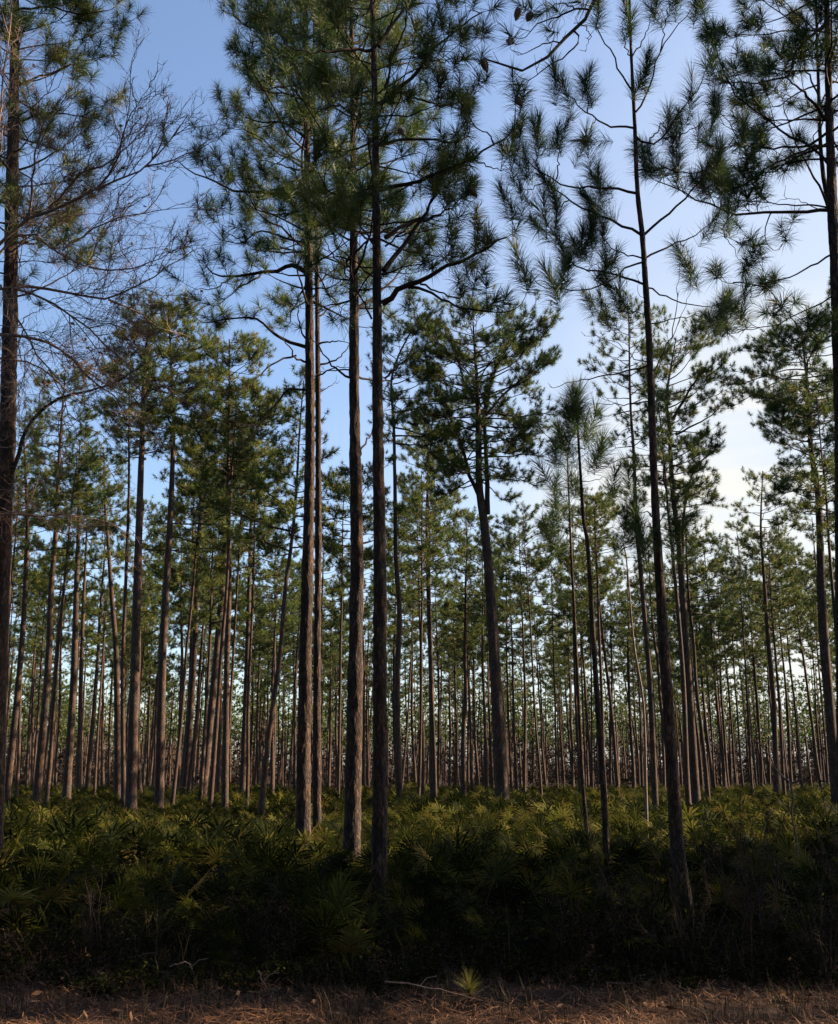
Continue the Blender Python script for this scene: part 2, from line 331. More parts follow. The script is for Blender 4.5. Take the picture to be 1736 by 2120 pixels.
def cone_mesh():
    g = Geo(); n = 13; S = 10; V = []
    for i in range(n):
        t = i/(n-1); r = .042*sin(pi*min(1, .12+.88*t))**.7*(1.15-.5*t)
        for j in range(S):
            a = 2*pi*j/S+(.31 if i % 2 else 0); k = 1.25 if (i+j) % 2 else .8; V.append((r*k*cos(a), r*k*sin(a), -.17*t+(.008 if (i+j) % 2 else 0)))
    V.append((0, 0, .005)); V.append((0, 0, -.175)); V = np.array(V); F4 = []; F3 = []
    for i in range(n-1):
        for j in range(S): F4.append((i*S+j, i*S+(j+1) % S, (i+1)*S+(j+1) % S, (i+1)*S+j))
    for j in range(S): F3.append((j, (j+1) % S, n*S)); F3.append(((n-1)*S+(j+1) % S, (n-1)*S+j, n*S+1))
    g.add(V, np.array(F3), np.array(F4)); return g.mesh('pine_cone', M_CONE)
CONE = cone_mesh()

def trunk_path(pts, d, z_to_ground=True, jit=None):
    """pts [(px,py)...] base first. extended straight down to the ground."""
    w3 = [P(x, y, d) for x, y in pts]
    a, b = w3[0], w3[1]; t = a[2]/(b[2]-a[2]); gnd = a-(b-a)*t; gnd[2] = -.05
    if a[2] < .1: w3 = w3[1:]
    return np.array([gnd]+w3)
def limb(pxs, d, dy, r0, K=14, rng=R, d0=0):
    """a traced limb: picture points at the tree's distance, leaving its plane by dy metres at the tip"""
    n = len(pxs); s = np.linspace(0, 1, n)
    pts = resample([P(x, y, d+dy*t) for (x, y), t in zip(pxs, s)], K)
    pts[1:] += rng.normal(0, .012, (K-1, 3))
    return (pts, r0)
def px_profile(prof, d, path, ry=None):
    """prof: [(y, xl, xr)] in picture px -> reach(z, az)"""
    z = []; l = []; r = []
    for y, xl, xr in prof:
        p = P(0, y, d); c = path_at(path, p[2])[0]; z.append(p[2]); l.append(c-P(xl, y, d)[0]); r.append(P(xr, y, d)[0]-c)
    z = np.array(z); o = np.argsort(z); z = z[o]; l = np.array(l)[o]; r = np.array(r)[o]
    def reach(zz, az):
        if zz > z[-1]+.5: return .1
        rl = np.interp(zz, z, l); rr = np.interp(zz, z, r); rx = rr if cos(az) > 0 else rl; yy = (rl+rr)/2 if ry is None else ry
        return max(.1, sqrt((cos(az)*rx)**2+(sin(az)*yy)**2))
    return reach

# ------------------------------------------------------------------ near pines
NEAR = dict(n=92, ln=.255, wd=.0060, sh=.13, th=(10, 105), seg=2, droop=.17)
GN = 'pines standing close at the front of the wood'
def near_tree(seed, name, label, pts, d, rad, limbs, bare, prof, zr, n_auto, mats, group=GN, tuft=NEAR, auto_kw={}, autor=.028, ry=None, cat='pine tree', tufts_at=None, **kw):
    rng = np.random.default_rng(seed); path = trunk_path(pts, d); base = path[0].copy(); base[2] = 0
    root = empty(name, base, label, cat, group)
    lb = [limb(p, d, dy, r, rng=rng) for p, dy, r in limbs]; bb = [limb(p, d+(e[0] if e else 0), dy, r, rng=rng) for p, dy, r, *e in bare]
    if prof:
        z0 = P(0, zr[0], d)[2]; z1 = P(0, zr[1], d)[2]
        lb += auto_limbs(path, (z0, z1), px_profile(prof, d, path, ry), rng, n_auto, r0=autor, **auto_kw)
    xt = None
    if tufts_at: xt = np.array([P(x, y, d+e) for x, y, e in tufts_at])
    pine_parts(root, path, rad, lb, bb, tuft, base, mats, rng, xt=xt, **kw)
    return root
MN = (M_BARK, M_TWIG, M_NEEDLE)
MW = (M_BARK, M_TWIG, M_NEEDLE_W)

# A: left of the twin trunks
near_tree(11, 'pine_tree', 'tall pine forming the thick left trunk of the close pair, long limbs reaching left', [(628, 1690), (630, 1500), (638, 1134), (642, 900), (640, 600), (636, 300), (634, 0), (634, -240)], 17, (.125, .105, .082, .07, .045, .015),
    [([(636, 566), (605, 548), (575, 561), (540, 562), (480, 573), (442, 566), (427, 551)], -.5, .045),
     ([(545, 562), (530, 578), (495, 596), (450, 634)], -.3, .022), ([(482, 573), (442, 598), (400, 598)], -.6, .018),
     ([(636, 719), (588, 704), (555, 679), (518, 656), (455, 664), (422, 671)], .6, .035),
     ([(636, 400), (580, 402), (530, 396), (480, 394), (442, 371), (405, 361), (370, 334)], -.3, .036),
     ([(636, 355), (605, 349), (555, 334), (525, 331)], .4, .02), ([(636, 290), (588, 253), (540, 262), (490, 266)], .5, .024),
     ([(588, 253), (525, 248), (467, 221)], .3, .02), ([(438, 350), (420, 320), (432, 290)], -.2, .012),
     ([(636, 170), (593, 120), (550, 80), (530, 45), (517, 10), (505, -40)], -.4, .045), ([(593, 120), (537, 86), (515, 86), (495, 63)], .1, .02), ([(530, 63), (500, 45), (460, 8)], -.3, .018),
     ([(636, 210), (588, 193), (545, 188), (518, 173), (500, 150)], .4, .02), ([(588, 193), (545, 165), (530, 140)], .2, .014),
     ([(640, 505), (585, 490), (537, 478), (505, 500), (465, 500), (445, 483)], -.4, .024), ([(640, 530), (595, 516), (573, 518), (550, 506)], .3, .016),
     ([(505, 500), (470, 480), (462, 455)], -.2, .012)],
    [([(633, 749), (613, 742), (600, 719), (570, 690)], -.5, .022), ([(613, 736), (580, 744), (540, 777), (505, 802), (442, 817)], -.8, .02),
     ([(633, 807), (595, 807), (580, 827), (550, 862), (505, 925), (470, 960)], 1.0, .022), ([(633, 700), (618, 660), (617, 625), (622, 610)], -.2, .018)],
    [(-240, 610, 660), (-100, 520, 740), (0, 470, 760), (100, 500, 770), (200, 470, 770), (330, 440, 770), (430, 470, 750), (560, 520, 720), (650, 560, 690)], (640, -220), 72, MN, cones=7, dens=2.9, ry=1.9, tert=2)
# B
near_tree(12, 'pine_tree', 'slimmer right trunk of the close twin pair, rising just behind the thicker one', [(657, 1680), (657, 1400), (659, 1134), (659, 900), (657, 600), (652, 300), (650, 60), (650, -60)], 19, (.08, .07, .055, .045, .03, .01),
    [([(652, 590), (690, 560), (723, 545), (760, 540)], .5, .022), ([(652, 470), (700, 440), (720, 400)], .5, .02)],
    [([(663, 711), (695, 705), (723, 711)], -.5, .02), ([(663, 754), (696, 744), (718, 724), (735, 700)], .3, .022), ([(663, 775), (693, 762), (726, 762)], -.3, .018), ([(660, 812), (680, 802), (697, 793)], .2, .014), ([(663, 654), (690, 633), (723, 629)], .3, .02)],
    [(-60, 630, 670), (100, 560, 740), (300, 530, 760), (500, 540, 750), (640, 580, 720)], (620, -40), 34, MN, dens=2.9, ry=1.6)
# C
near_tree(13, 'pine_tree', 'tall pine between the twin pair and the nearest straight trunk, rough reddish lit base', [(729, 1740), (732, 1600), (738, 1300), (739, 1134), (735, 900), (733, 600), (732, 300), (728, 0), (726, -220)], 15.5, (.13, .115, .095, .078, .055, .04, .015),
    [([(728, 560), (690, 530), (670, 490)], .6, .02), ([(735, 640), (780, 610), (830, 560), (850, 520)], 1.2, .03), ([(735, 330), (800, 300), (850, 290)], 1.0, .024), ([(730, 200), (700, 150), (690, 80)], .8, .024), ([(730, 90), (790, 60), (830, 20)], 1.0, .024)],
    [([(726, 782), (693, 759), (656, 714), (640, 690)], -.4, .02), ([(726, 765), (680, 768), (655, 778)], .5, .014), ([(742, 780), (790, 790), (840, 775)], .8, .02), ([(742, 950), (757, 915), (775, 885), (790, 850)], .8, .02)],
    [(-220, 700, 760), (-60, 640, 850), (100, 620, 860), (300, 620, 880), (450, 640, 870), (600, 660, 850), (680, 690, 800)], (650, -200), 62, MN, dens=2.9, ry=1.9, cones=3)
# D
near_tree(14, 'pine_tree', 'nearest straight pine at the centre, dark trunk running from thicket to top of view', [(787, 1950), (787, 1640), (787, 1134), (783, 900), (781, 600), (778, 300), (774, 100), (771, 0), (768, -300)], 11.8, (.088, .083, .075, .06, .045, .03, .012),
    [([(792, 628), (841, 594), (892, 568), (947, 546), (995, 520), (1050, 488)], -.4, .04), ([(846, 594), (895, 608), (952, 637), (995, 644), (1047, 644), (1072, 634)], -.7, .02),
     ([(870, 588), (923, 608), (955, 617), (966, 588)], .3, .014), ([(795, 560), (823, 520), (858, 477), (892, 425), (917, 369), (935, 334)], .4, .035),
     ([(797, 492), (855, 459), (895, 449), (935, 430), (960, 400)], .5, .028), ([(789, 391), (860, 374), (910, 359), (962, 336), (1023, 299), (1063, 271), (1066, 240)], -.4, .028),
     ([(980, 330), (1010, 345), (1045, 352), (1062, 340)], -.3, .012), ([(785, 300), (860, 288), (930, 291), (967, 281), (975, 240)], .5, .022), ([(1023, 299), (1015, 280), (985, 262), (965, 225)], .1, .012),
     ([(785, 215), (822, 186), (865, 150), (890, 108), (922, 83), (953, 55), (995, 25)], -.3, .032), ([(784, 95), (810, 55), (847, 0), (870, -60)], .5, .03),
     ([(825, 190), (870, 206), (905, 218), (935, 216), (972, 203)], .5, .018), ([(890, 125), (915, 128), (940, 120), (955, 95)], .2, .012),
     ([(797, 180), (815, 120), (840, 40), (850, -60)], -.4, .02), ([(772, 218), (709, 218), (650, 225)], -.6, .022), ([(772, 103), (709, 103), (640, 110), (600, 92)], -.5, .024),
     ([(775, 400), (730, 410), (690, 400), (660, 370)], -.7, .022), ([(778, 500), (740, 480), (715, 440)], -.5, .018),
     ],
    [([(769, -200), (900, -230), (1060, -170), (1190, -80), (1235, 5), (1213, 35), (1188, 62), (1150, 95), (1118, 135), (1085, 145), (1045, 138), (1010, 122)], -1.3, .05),
     ([(1222, 20), (1190, 20), (1150, 35), (1110, 52), (1085, 78), (1062, 76)], -.1, .014, -1.2), ([(1188, 62), (1200, 82), (1182, 108), (1150, 128), (1112, 158), (1080, 162), (1050, 140)], -.1, .012, -1.25), ([(1160, 88), (1120, 90), (1095, 110), (1060, 105), (1052, 82)], .1, .009, -1.25),
     ([(1205, 45), (1222, 72), (1212, 100)], 0, .008, -1.2), ([(1190, 20), (1160, 5), (1120, 25), (1100, 20)], .1, .010, -1.2), ([(1130, 118), (1140, 95), (1130, 70), (1138, 60)], 0, .007, -1.25),
     ([(797, 783), (832, 752), (869, 723), (892, 708)], .5, .016), ([(797, 510), (860, 462), (935, 467), (982, 437)], -.4, .012), ([(820, 490), (870, 478), (915, 470), (970, 425)], -.2, .010), ([(770, 660), (740, 600), (722, 560), (700, 520)], -.3, .014)],
    [(-300, 760, 780), (-150, 690, 880), (0, 650, 950), (100, 660, 930), (200, 690, 930), (330, 690, 950), (450, 700, 940), (580, 720, 900)], (600, -280), 44, MW, tufts_at=[(1000, 112, -1.3), (1057, 72, -1.3), (1100, 18, -1.2), (1075, 8, -1.4), (1120, 28, -1.3), (1150, 15, -1.2), (1195, 2, -1.3), (1135, 62, -1.3)], dens=2.9, ry=1.4, cones=4, autor=.02, seclen=.62)
# E: young long-needled pine
BR = dict(n=180, ln=.27, wd=.0042, sh=.46, th=(14, 66), seg=2, droop=.2, tvar=.1)
near_tree(15, 'young_pine_tree', 'young open pine on the right with long bottlebrush needle plumes and thin bare trunk', [(1425, 1920), (1405, 1772), (1396, 1634), (1383, 1434), (1362, 1134), (1352, 900), (1345, 709), (1338, 600), (1330, 485), (1320, 390), (1315, 260), (1308, 120), (1304, 0), (1302, -70)], 10.8, (.075, .066, .052, .042, .036, .028, .02, .012),
    [([(1315, 265), (1258, 258), (1218, 235), (1178, 195), (1148, 150)], -.3, .014), ([(1218, 235), (1215, 195), (1213, 155)], .1, .008), ([(1235, 245), (1215, 270), (1208, 290)], -.2, .007),
     ([(1320, 400), (1268, 390), (1193, 387), (1148, 370), (1108, 345), (1068, 318)], -.5, .017), ([(1113, 345), (1110, 300), (1113, 262)], -.2, .009), ([(1153, 370), (1156, 320), (1158, 265)], .2, .009), ([(1140, 370), (1090, 395), (1060, 400)], -.3, .009),
     ([(1330, 487), (1238, 440), (1178, 415), (1128, 365), (1095, 340)], .3, .017), ([(1238, 440), (1225, 470), (1200, 488)], .4, .008), ([(1178, 415), (1130, 440), (1110, 452)], 0, .008),
     ([(1335, 485), (1398, 430), (1443, 385), (1478, 335), (1538, 265)], -.4, .016), ([(1443, 385), (1470, 385), (1490, 360)], .2, .009),
     ([(1333, 535), (1278, 520), (1248, 490), (1236, 470)], .3, .010), ([(1333, 542), (1288, 560), (1248, 590), (1158, 600), (1108, 585), (1088, 545)], -.4, .012), ([(1160, 600), (1165, 580), (1160, 560)], 0, .006),
     ([(1338, 590), (1283, 570), (1218, 560), (1173, 535), (1158, 500), (1150, 455)], .2, .014), ([(1165, 515), (1200, 500), (1225, 465)], .2, .009), ([(1215, 560), (1240, 545), (1262, 540)], .1, .006),
     ([(1333, 537), (1398, 505), (1443, 485), (1503, 440)], .4, .013), ([(1410, 500), (1425, 520), (1420, 545)], .2, .006),
     ([(1340, 595), (1398, 620), (1468, 635), (1533, 610)], -.3, .010), ([(1346, 670), (1418, 655), (1478, 650), (1500, 630)], .2, .008), ([(1345, 655), (1270, 640), (1235, 620)], .3, .006),
     ([(1320, 352), (1378, 350), (1418, 360), (1468, 350), (1490, 340)], .5, .012), ([(1345, 350), (1335, 335), (1340, 318)], .1, .008), ([(1400, 355), (1402, 320), (1398, 292)], .2, .008),
     ([(1316, 280), (1358, 300), (1398, 240), (1443, 185), (1470, 128)], -.5, .014), ([(1375, 285), (1420, 275), (1462, 252)], .2, .010), ([(1345, 295), (1375, 250), (1400, 235)], .3, .009),
     ([(1314, 235), (1343, 190), (1368, 105), (1400, 60), (1435, 10), (1450, -30)], -.4, .013), ([(1368, 105), (1378, 50), (1388, 0), (1390, -30)], .1, .009),
     ([(1311, 190), (1283, 140), (1248, 75), (1238, 0), (1236, -30)], .3, .012), ([(1308, 120), (1343, 60), (1353, 0)], .3, .010), ([(1306, 115), (1290, 70), (1295, 30)], -.3, .009),
     ([(1345, 190), (1325, 160), (1335, 140)], -.2, .007), ([(1268, 390), (1250, 375), (1240, 368)], 0, .006), ([(1262, 388), (1250, 410), (1235, 415)], 0, .006), ([(1290, 565), (1300, 590), (1285, 605)], .1, .005),
     ([(1362, 1075), (1335, 1060), (1300, 1065)], -.3, .008), ([(1362, 1085), (1380, 1070), (1400, 1078)], -.3, .007), ([(1364, 1100), (1340, 1090), (1325, 1095)], -.5, .007)],
    [([(1340, 758), (1277, 771), (1214, 788), (1144, 801)], -.4, .012), ([(1347, 743), (1315, 743), (1282, 713), (1224, 693)], .3, .007), ([(1352, 773), (1387, 703), (1400, 653), (1403, 603), (1408, 560)], -.3, .009),
     ([(1352, 790), (1395, 690), (1425, 620), (1440, 570)], .3, .007), ([(1342, 831), (1277, 838), (1214, 835)], .5, .008), ([(1346, 640), (1325, 610), (1322, 570)], -.2, .005)],
    None, None, 0, MN, group=None, tuft=BR, dens=1.15, tert=1, seclen=.26, start=.62, upturn=.35, cat='young pine', tsides=12, lump=.03, tr=.8)
# F, F2: right edge
near_tree(16, 'pine_tree', 'dark pine trunk along the top right edge with wide horizontal limbs reaching left', [(1748, 1300), (1742, 900), (1733, 600), (1725, 450), (1720, 300), (1713, 0), (1708, -300)], 12.5, (.11, .10, .09, .075, .06, .035, .012),
    [([(1728, 435), (1618, 437), (1518, 440), (1443, 410), (1358, 375)], -.4, .026), ([(1728, 430), (1633, 422), (1518, 415)], .4, .014), ([(1720, 300), (1668, 310), (1593, 345), (1543, 380), (1488, 400)], -.5, .02),
     ([(1718, 270), (1668, 300), (1583, 305), (1538, 290), (1498, 240)], .4, .02), ([(1720, 345), (1678, 300), (1623, 275), (1588, 240), (1528, 200), (1483, 105)], -.3, .022),
     ([(1715, 250), (1663, 190), (1623, 155)], -.6, .03), ([(1710, 50), (1648, 110), (1633, 155), (1568, 170), (1488, 172)], -.4, .024), ([(1725, 525), (1638, 570), (1568, 590), (1518, 585)], .3, .014),
     ([(1733, 610), (1643, 655), (1568, 680), (1498, 680)], -.2, .012), ([(1518, 585), (1588, 595), (1643, 665), (1688, 705)], -.3, .01), ([(1518, 440), (1500, 470), (1510, 500), (1535, 540)], .1, .01), ([(1600, 437), (1585, 480), (1600, 520), (1620, 510)], .2, .01), ([(1560, 590), (1555, 620), (1580, 640)], .3, .008)],
    [([(1700, 435), (1640, 410), (1590, 425)], .3, .007)],
    [(-300, 1690, 1740), (-150, 1560, 1850), (0, 1480, 1900), (100, 1470, 1900), (200, 1500, 1900), (320, 1540, 1880), (400, 1600, 1850)], (330, -280), 44, MN, dens=2.8, seclen=.6, ry=1.6, autor=.02)
near_tree(17, 'pine_tree', 'slender second trunk beside the dark pine at the top right edge', [(1790, 1300), (1760, 800), (1735, 520), (1712, 400), (1700, 300), (1690, 0), (1686, -160)], 13.6, (.07, .065, .055, .045, .035, .02, .01),
    [([(1696, 200), (1670, 140), (1650, 60)], .3, .016), ([(1690, 60), (1640, 20), (1600, -30)], -.4, .014)], [([(1718, 440), (1698, 390), (1650, 300), (1620, 210)], -.3, .02)],
    [(-160, 1660, 1710), (0, 1560, 1780), (150, 1560, 1780), (260, 1600, 1760)], (240, -150), 18, MW, dens=3, seclen=.55, ry=1.3, autor=.018)
# H1: left edge
near_tree(18, 'pine_tree', 'pine at the left edge with a leaning trunk and yellowish crown behind bare oak twigs', [(-14, 1660), (-4, 1400), (6, 1150), (15, 900), (20, 700), (25, 400), (29, 200), (32, 0), (34, -250)], 14.5, (.145, .13, .12, .11, .095, .06, .015),
    [([(32, 20), (110, 15), (165, 30), (210, 22), (230, 18)], -.4, .022), ([(28, 180), (100, 150), (160, 130), (205, 120)], .4, .022), ([(26, 260), (100, 230), (165, 240), (210, 215)], -.4, .02), ([(24, 360), (90, 330), (150, 290), (180, 270)], .3, .02),
     ([(22, 480), (80, 440), (120, 420), (165, 410)], .5, .02), ([(20, 620), (80, 600), (150, 560), (200, 540)], .8, .018)],
    [([(18, 1000), (50, 900), (80, 850), (130, 820), (230, 795), (290, 760)], -.5, .035), ([(20, 700), (60, 650), (90, 640)], .3, .014)],
    [(-250, 10, 60), (-100, -60, 150), (0, -110, 215), (100, -110, 200), (200, -110, 205), (300, -100, 170), (400, -90, 150), (520, -70, 130), (600, -50, 110)], (600, -230), 62, MW, dens=3.2, ry=1.5, autor=.02, cones=2)

# saplings in the middle right
near_tree(19, 'pine_sapling', 'thin young pine with a bushy bottlebrush top in front of the right hand trees', [(1255, 1734), (1250, 1634), (1233, 1384), (1218, 1134), (1210, 1088), (1203, 988), (1193, 818)], 14, (.046, .040, .034, .026, .012),
    [([(1193, 900), (1185, 870), (1178, 850)], -.1, .006), ([(1196, 920), (1215, 890), (1222, 860)], .1, .006), ([(1194, 890), (1196, 850), (1193, 822)], 0, .008), ([(1197, 935), (1180, 915), (1166, 900)], .1, .006), ([(1198, 950), (1222, 935), (1240, 925)], -.1, .006), ([(1192, 850), (1190, 835), (1188, 815)], .1, .006),
     ([(1204, 998), (1240, 992), (1275, 985), (1300, 975)], -.2, .006), ([(1204, 1010), (1180, 1020), (1160, 1040)], .2, .006)], [([(1208, 1090), (1240, 1105), (1280, 1080)], .2, .006)],
    None, None, 0, MN, group='thin young pines on the right', tuft=dict(n=130, ln=.33, wd=.0055, sh=.45, th=(20, 75), seg=2, droop=.1), dens=3.2, tert=1, seclen=.16, start=.4, upturn=.5, cat='young pine', tsides=8, lump=.03, tr=.7)
near_tree(20, 'pine_sapling', 'very thin sapling pine just left of the bushy topped young pine', [(1213, 1690), (1208, 1634), (1198, 1434), (1188, 1234), (1183, 1138), (1175, 938)], 15.5, (.034, .029, .025, .02, .01),
    [([(1177, 980), (1160, 950), (1148, 930)], .1, .006), ([(1176, 950), (1172, 920), (1170, 905)], 0, .006), ([(1178, 1010), (1150, 1000), (1130, 975)], -.2, .006), ([(1180, 1060), (1155, 1075), (1135, 1085)], -.2, .006), ([(1180, 1040), (1195, 1020), (1190, 990)], .2, .005), ([(1182, 1090), (1165, 1095), (1145, 1110)], .1, .006)],
    [], None, None, 0, MN, group='thin young pines on the right', tuft=dict(n=110, ln=.30, wd=.006, sh=.36, th=(20, 80), seg=2, droop=.1), dens=3.2, tert=1, seclen=.2, start=.4, upturn=.5, cat='young pine', tsides=8, lump=.03, tr=.7)

# ------------------------------------------------------------------ bare oak at the left
def bare_tree():
    rng = np.random.default_rng(31); d = 11.5
    tr = trunk_path([(-95, 1700), (-90, 1200), (-80, 900), (-62, 700), (-50, 560)], d)
    base = tr[0].copy(); base[2] = 0
    root = empty('bare_oak_tree', base, 'bare leafless oak spreading fine reddish twigs across the sky at the left', 'oak tree')
    g = Geo(); tubes(g, resample(tr, 24), np.linspace(.11, .055, 24), 12, lump=.04); obj('trunk', g.mesh('trunk', M_OAK, True, base), root)
    main = [([(-50, 560), (0, 505), (60, 452), (125, 430), (200, 390), (300, 345), (365, 275), (392, 235)], -.6, .024), ([(-50, 575), (50, 482), (115, 518), (185, 552), (205, 482), (245, 440)], .4, .018), ([(20, 600), (50, 590), (150, 608), (225, 620), (300, 580), (370, 540), (400, 515)], .9, .020),
            ([(-60, 640), (0, 590), (130, 640), (250, 740), (330, 800), (380, 815)], -.5, .018), ([(-50, 560), (-20, 400), (0, 200), (20, 60), (30, -60)], -.4, .02), ([(100, 430), (170, 360), (235, 330), (270, 230), (272, 160)], -.9, .016),
            ([(200, 390), (245, 330), (262, 250), (310, 180)], -1.0, .014), ([(300, 345), (330, 310), (345, 220), (330, 190)], -.5, .012), ([(300, 345), (370, 325), (430, 300)], -.3, .012), ([(130, 518), (200, 470), (290, 440), (400, 430)], .2, .012),
            ([(-60, 700), (30, 690), (120, 720), (200, 790), (280, 880)], .7, .022), ([(225, 620), (290, 650), (330, 680), (370, 690)], 1.2, .013), ([(-80, 900), (-20, 1050), (60, 1065), (180, 1070), (240, 1085)], .6, .02), ([(-60, 730), (80, 760), (180, 840), (300, 850)], 1.3, .013), ([(60, 452), (70, 350), (90, 250), (140, 180)], -.9, .014),
            ([(185, 552), (240, 560), (320, 540), (400, 500)], .6, .012), ([(0, 590), (60, 700), (130, 820), (160, 930)], -.8, .014)]
    lv = [limb(p, d, dy, r, K=12, rng=rng) for p, dy, r in main]; g = Geo()
    for pts, r in lv: tubes(g, pts, r*(1-.8*np.linspace(0, 1, 12)), 6)
    cur = lv
    leaves = []
    for lev in range(4):
        nx = []; PP = []; RR = []
        per = [8.0, 8.5, 8.5, 0][lev]
        for pts, r in cur:
            seg = np.linalg.norm(np.diff(pts, axis=0), axis=1); Ln = seg.sum(); s = np.concatenate([[0], np.cumsum(seg)])/Ln; m = int(Ln*[6, 10.5, 14, 0][lev]+rng.random()*1.5)
            if m == 0 or lev == 3: continue
            tt = .12+.88*rng.random(m); p0 = np.stack([np.interp(tt, s, pts[:, k]) for k in range(3)], 1); tg = nrm(pts[-1]-pts[0])
            dd = nrm(tg[None]+rng.normal(0, .62, (m, 3))+np.array([0, 0, .22])); l = Ln*rng.uniform(.22, .5, m)*np.clip(1.2-tt*.5, .4, 1); l = np.minimum(l, [1.15, .62, .3, .2][lev])
            k = np.linspace(0, 1, 6)[None, :, None]
            q = p0[:, None]+dd[:, None]*l[:, None, None]*k+np.cumsum(rng.normal(0, .045, (m, 6, 3)), 1)*l[:, None, None]*(k > 0)
            r1 = np.array([.0052, .0028, .0018, .002][lev])*rng.uniform(.8, 1.3, m); PP.append(q); RR.append(r1[:, None]*np.linspace(1, .45, 6)[None])
            nx += [(q[i], r1[i]) for i in range(m)]
        if PP: tubes(g, np.concatenate(PP), np.concatenate(RR), 3 if lev else 4)
        cur = nx
        if lev == 2:
            idx = rng.choice(len(nx), 90); leaves = [nx[i][0][-1] for i in idx]
    obj('branches', g.mesh('branches', M_OAK, True, base), root)
    g = Geo(); c = np.array(leaves); u = nrm(rng.normal(size=c.shape))*.022; v = nrm(rng.normal(size=c.shape))*.03; b = np.arange(len(c))*4
    g.add(np.stack([c-v, c+u, c+v, c-u], 1), f4=np.stack([b, b+1, b+2, b+3], 1), tint4=rng.random(len(c)))
    obj('dead_leaves', g.mesh('dead_leaves', M_OLEAF, False, base), root)
bare_tree()

# ------------------------------------------------------------------ middle distance: traced pines
MID = dict(n=62, ln=.21, wd=.0125, sh=.10, th=(5, 125), seg=1, droop=.0)
MF = (M_BARK_F, M_TWIG, M_NEEDLE_F)
GM = 'pines in the middle distance'
def mid_unique(seed, label, pts, prof, w, nl=46, slope=(-.05, .5), fork=None, extra=[], bare=[], mats=MF, seclen=.8, dens=4.4, low=None, dd=None):
    top = prof[0][0]; el = PITCH+math.atan((CY-top)/FPX); d = dd or 17.4/math.tan(el)
    rng = np.random.default_rng(seed); path = trunk_path(pts+[((prof[0][1]+prof[0][2])/2, top+12)], d); base = path[0].copy(); base[2] = 0
    root = empty('pine_tree', base, label, 'pine tree', GM); r0 = w/PPM(1640, d)/2
    y1 = prof[-1][0] if low is None else low
    lb = auto_limbs(path, (P(0, y1, d)[2], P(0, top+30, d)[2]), px_profile(prof, d, path), rng, nl, slope=slope, r0=.035)
    lb += [limb(p, d, dy, r, rng=rng) for p, dy, r in extra]
    bb = [limb(p, d, dy, r, rng=rng) for p, dy, r in bare]
    pine_parts(root, path, (r0, r0*.85, r0*.75, r0*.6, r0*.4, .025), lb, bb, MID, base, mats, rng, tsides=8, seclen=seclen, dens=dens, tr=1.8, S2s=3, lump=.03, upturn=.28, lift=.12, start=.38)
    return d
# big readable crowns
mid_unique(101, 'broad domed pine right of centre with a forked upper trunk and thick leaning base', [(1041, 1650), (1028, 1425), (1019, 1275), (1010, 1154), (1001, 1064), (993, 1013), (990, 838)],
    [(655, 900, 1060), (680, 865, 1100), (720, 845, 1140), (780, 840, 1160), (830, 850, 1150), (880, 860, 1130), (950, 880, 1110), (1010, 900, 1090)], 30, 96, (-.15, .45), low=1000, dens=4.5,
    extra=[([(1010, 1064), (1008, 960), (1005, 838), (1030, 760), (1060, 700)], .5, .11), ([(998, 1040), (975, 990), (960, 938), (940, 880), (900, 800)], -.4, .09), ([(990, 838), (960, 790), (950, 740), (930, 700)], .4, .07), ([(1006, 860), (1050, 810), (1100, 770), (1130, 740)], -.6, .06)])
mid_unique(102, 'tall pine whose dark straight trunk rises behind the oak twigs, high rounded crown', [(272, 1640), (280, 1365), (284, 1215), (289, 1053), (296, 853), (300, 739)],
    [(625, 290, 340), (660, 250, 380), (720, 225, 410), (800, 215, 405), (880, 225, 380), (950, 240, 350)], 24, 56)
mid_unique(103, 'sunlit pink barked pine left of centre with pale curved limb stubs', [(330, 1640), (337, 1365), (346, 1184), (355, 1025), (360, 853), (356, 782)],
    [(640, 330, 370), (690, 290, 420), (760, 270, 440), (830, 280, 440), (900, 300, 420)], 20, 44, bare=[([(356, 880), (340, 855), (318, 845), (300, 848)], .2, .05), ([(359, 935), (345, 920), (335, 922)], .2, .04)])
mid_unique(104, 'pine with a dense wide crown just left of the twin trunks', [(466, 1640), (470, 1365), (475, 1184), (472, 1000), (475, 838)],
    [(690, 450, 500), (720, 425, 560), (780, 420, 590), (850, 425, 600), (920, 430, 620), (980, 450, 590)], 15, 60)
mid_unique(105, 'leaning sunlit pine tilting right towards its neighbour left of the twin trunks', [(419, 1655), (442, 1425), (460, 1214), (469, 1064)],
    [(850, 460, 490), (900, 430, 520), (980, 420, 540), (1040, 430, 540)], 18, 34)
mid_unique(106, 'pale lit slender pine nearest to the twin trunks on their left', [(502, 1640), (511, 1395), (516, 1214), (520, 1064), (520, 938)],
    [(900, 500, 550), (950, 470, 590), (1020, 470, 610), (1080, 490, 600), (1130, 500, 580)], 14, 34)
mid_unique(107, 'pine directly right of the nearest central trunk with a kinked dark trunk and yellow-green top', [(828, 1665), (822, 1425), (828, 1275), (820, 1154), (819, 1064), (816, 883), (813, 769)],
    [(640, 850, 890), (690, 800, 900), (760, 790, 920), (840, 790, 930), (920, 800, 930)], 14, 46)
mid_unique(108, 'pine with sunlit forked upper stem left of the broad domed pine', [(897, 1650), (893, 1395), (887, 1214), (884, 1064), (890, 960)],
    [(860, 870, 920), (900, 850, 960), (980, 830, 970), (1060, 840, 960), (1130, 850, 950)], 14, 38)
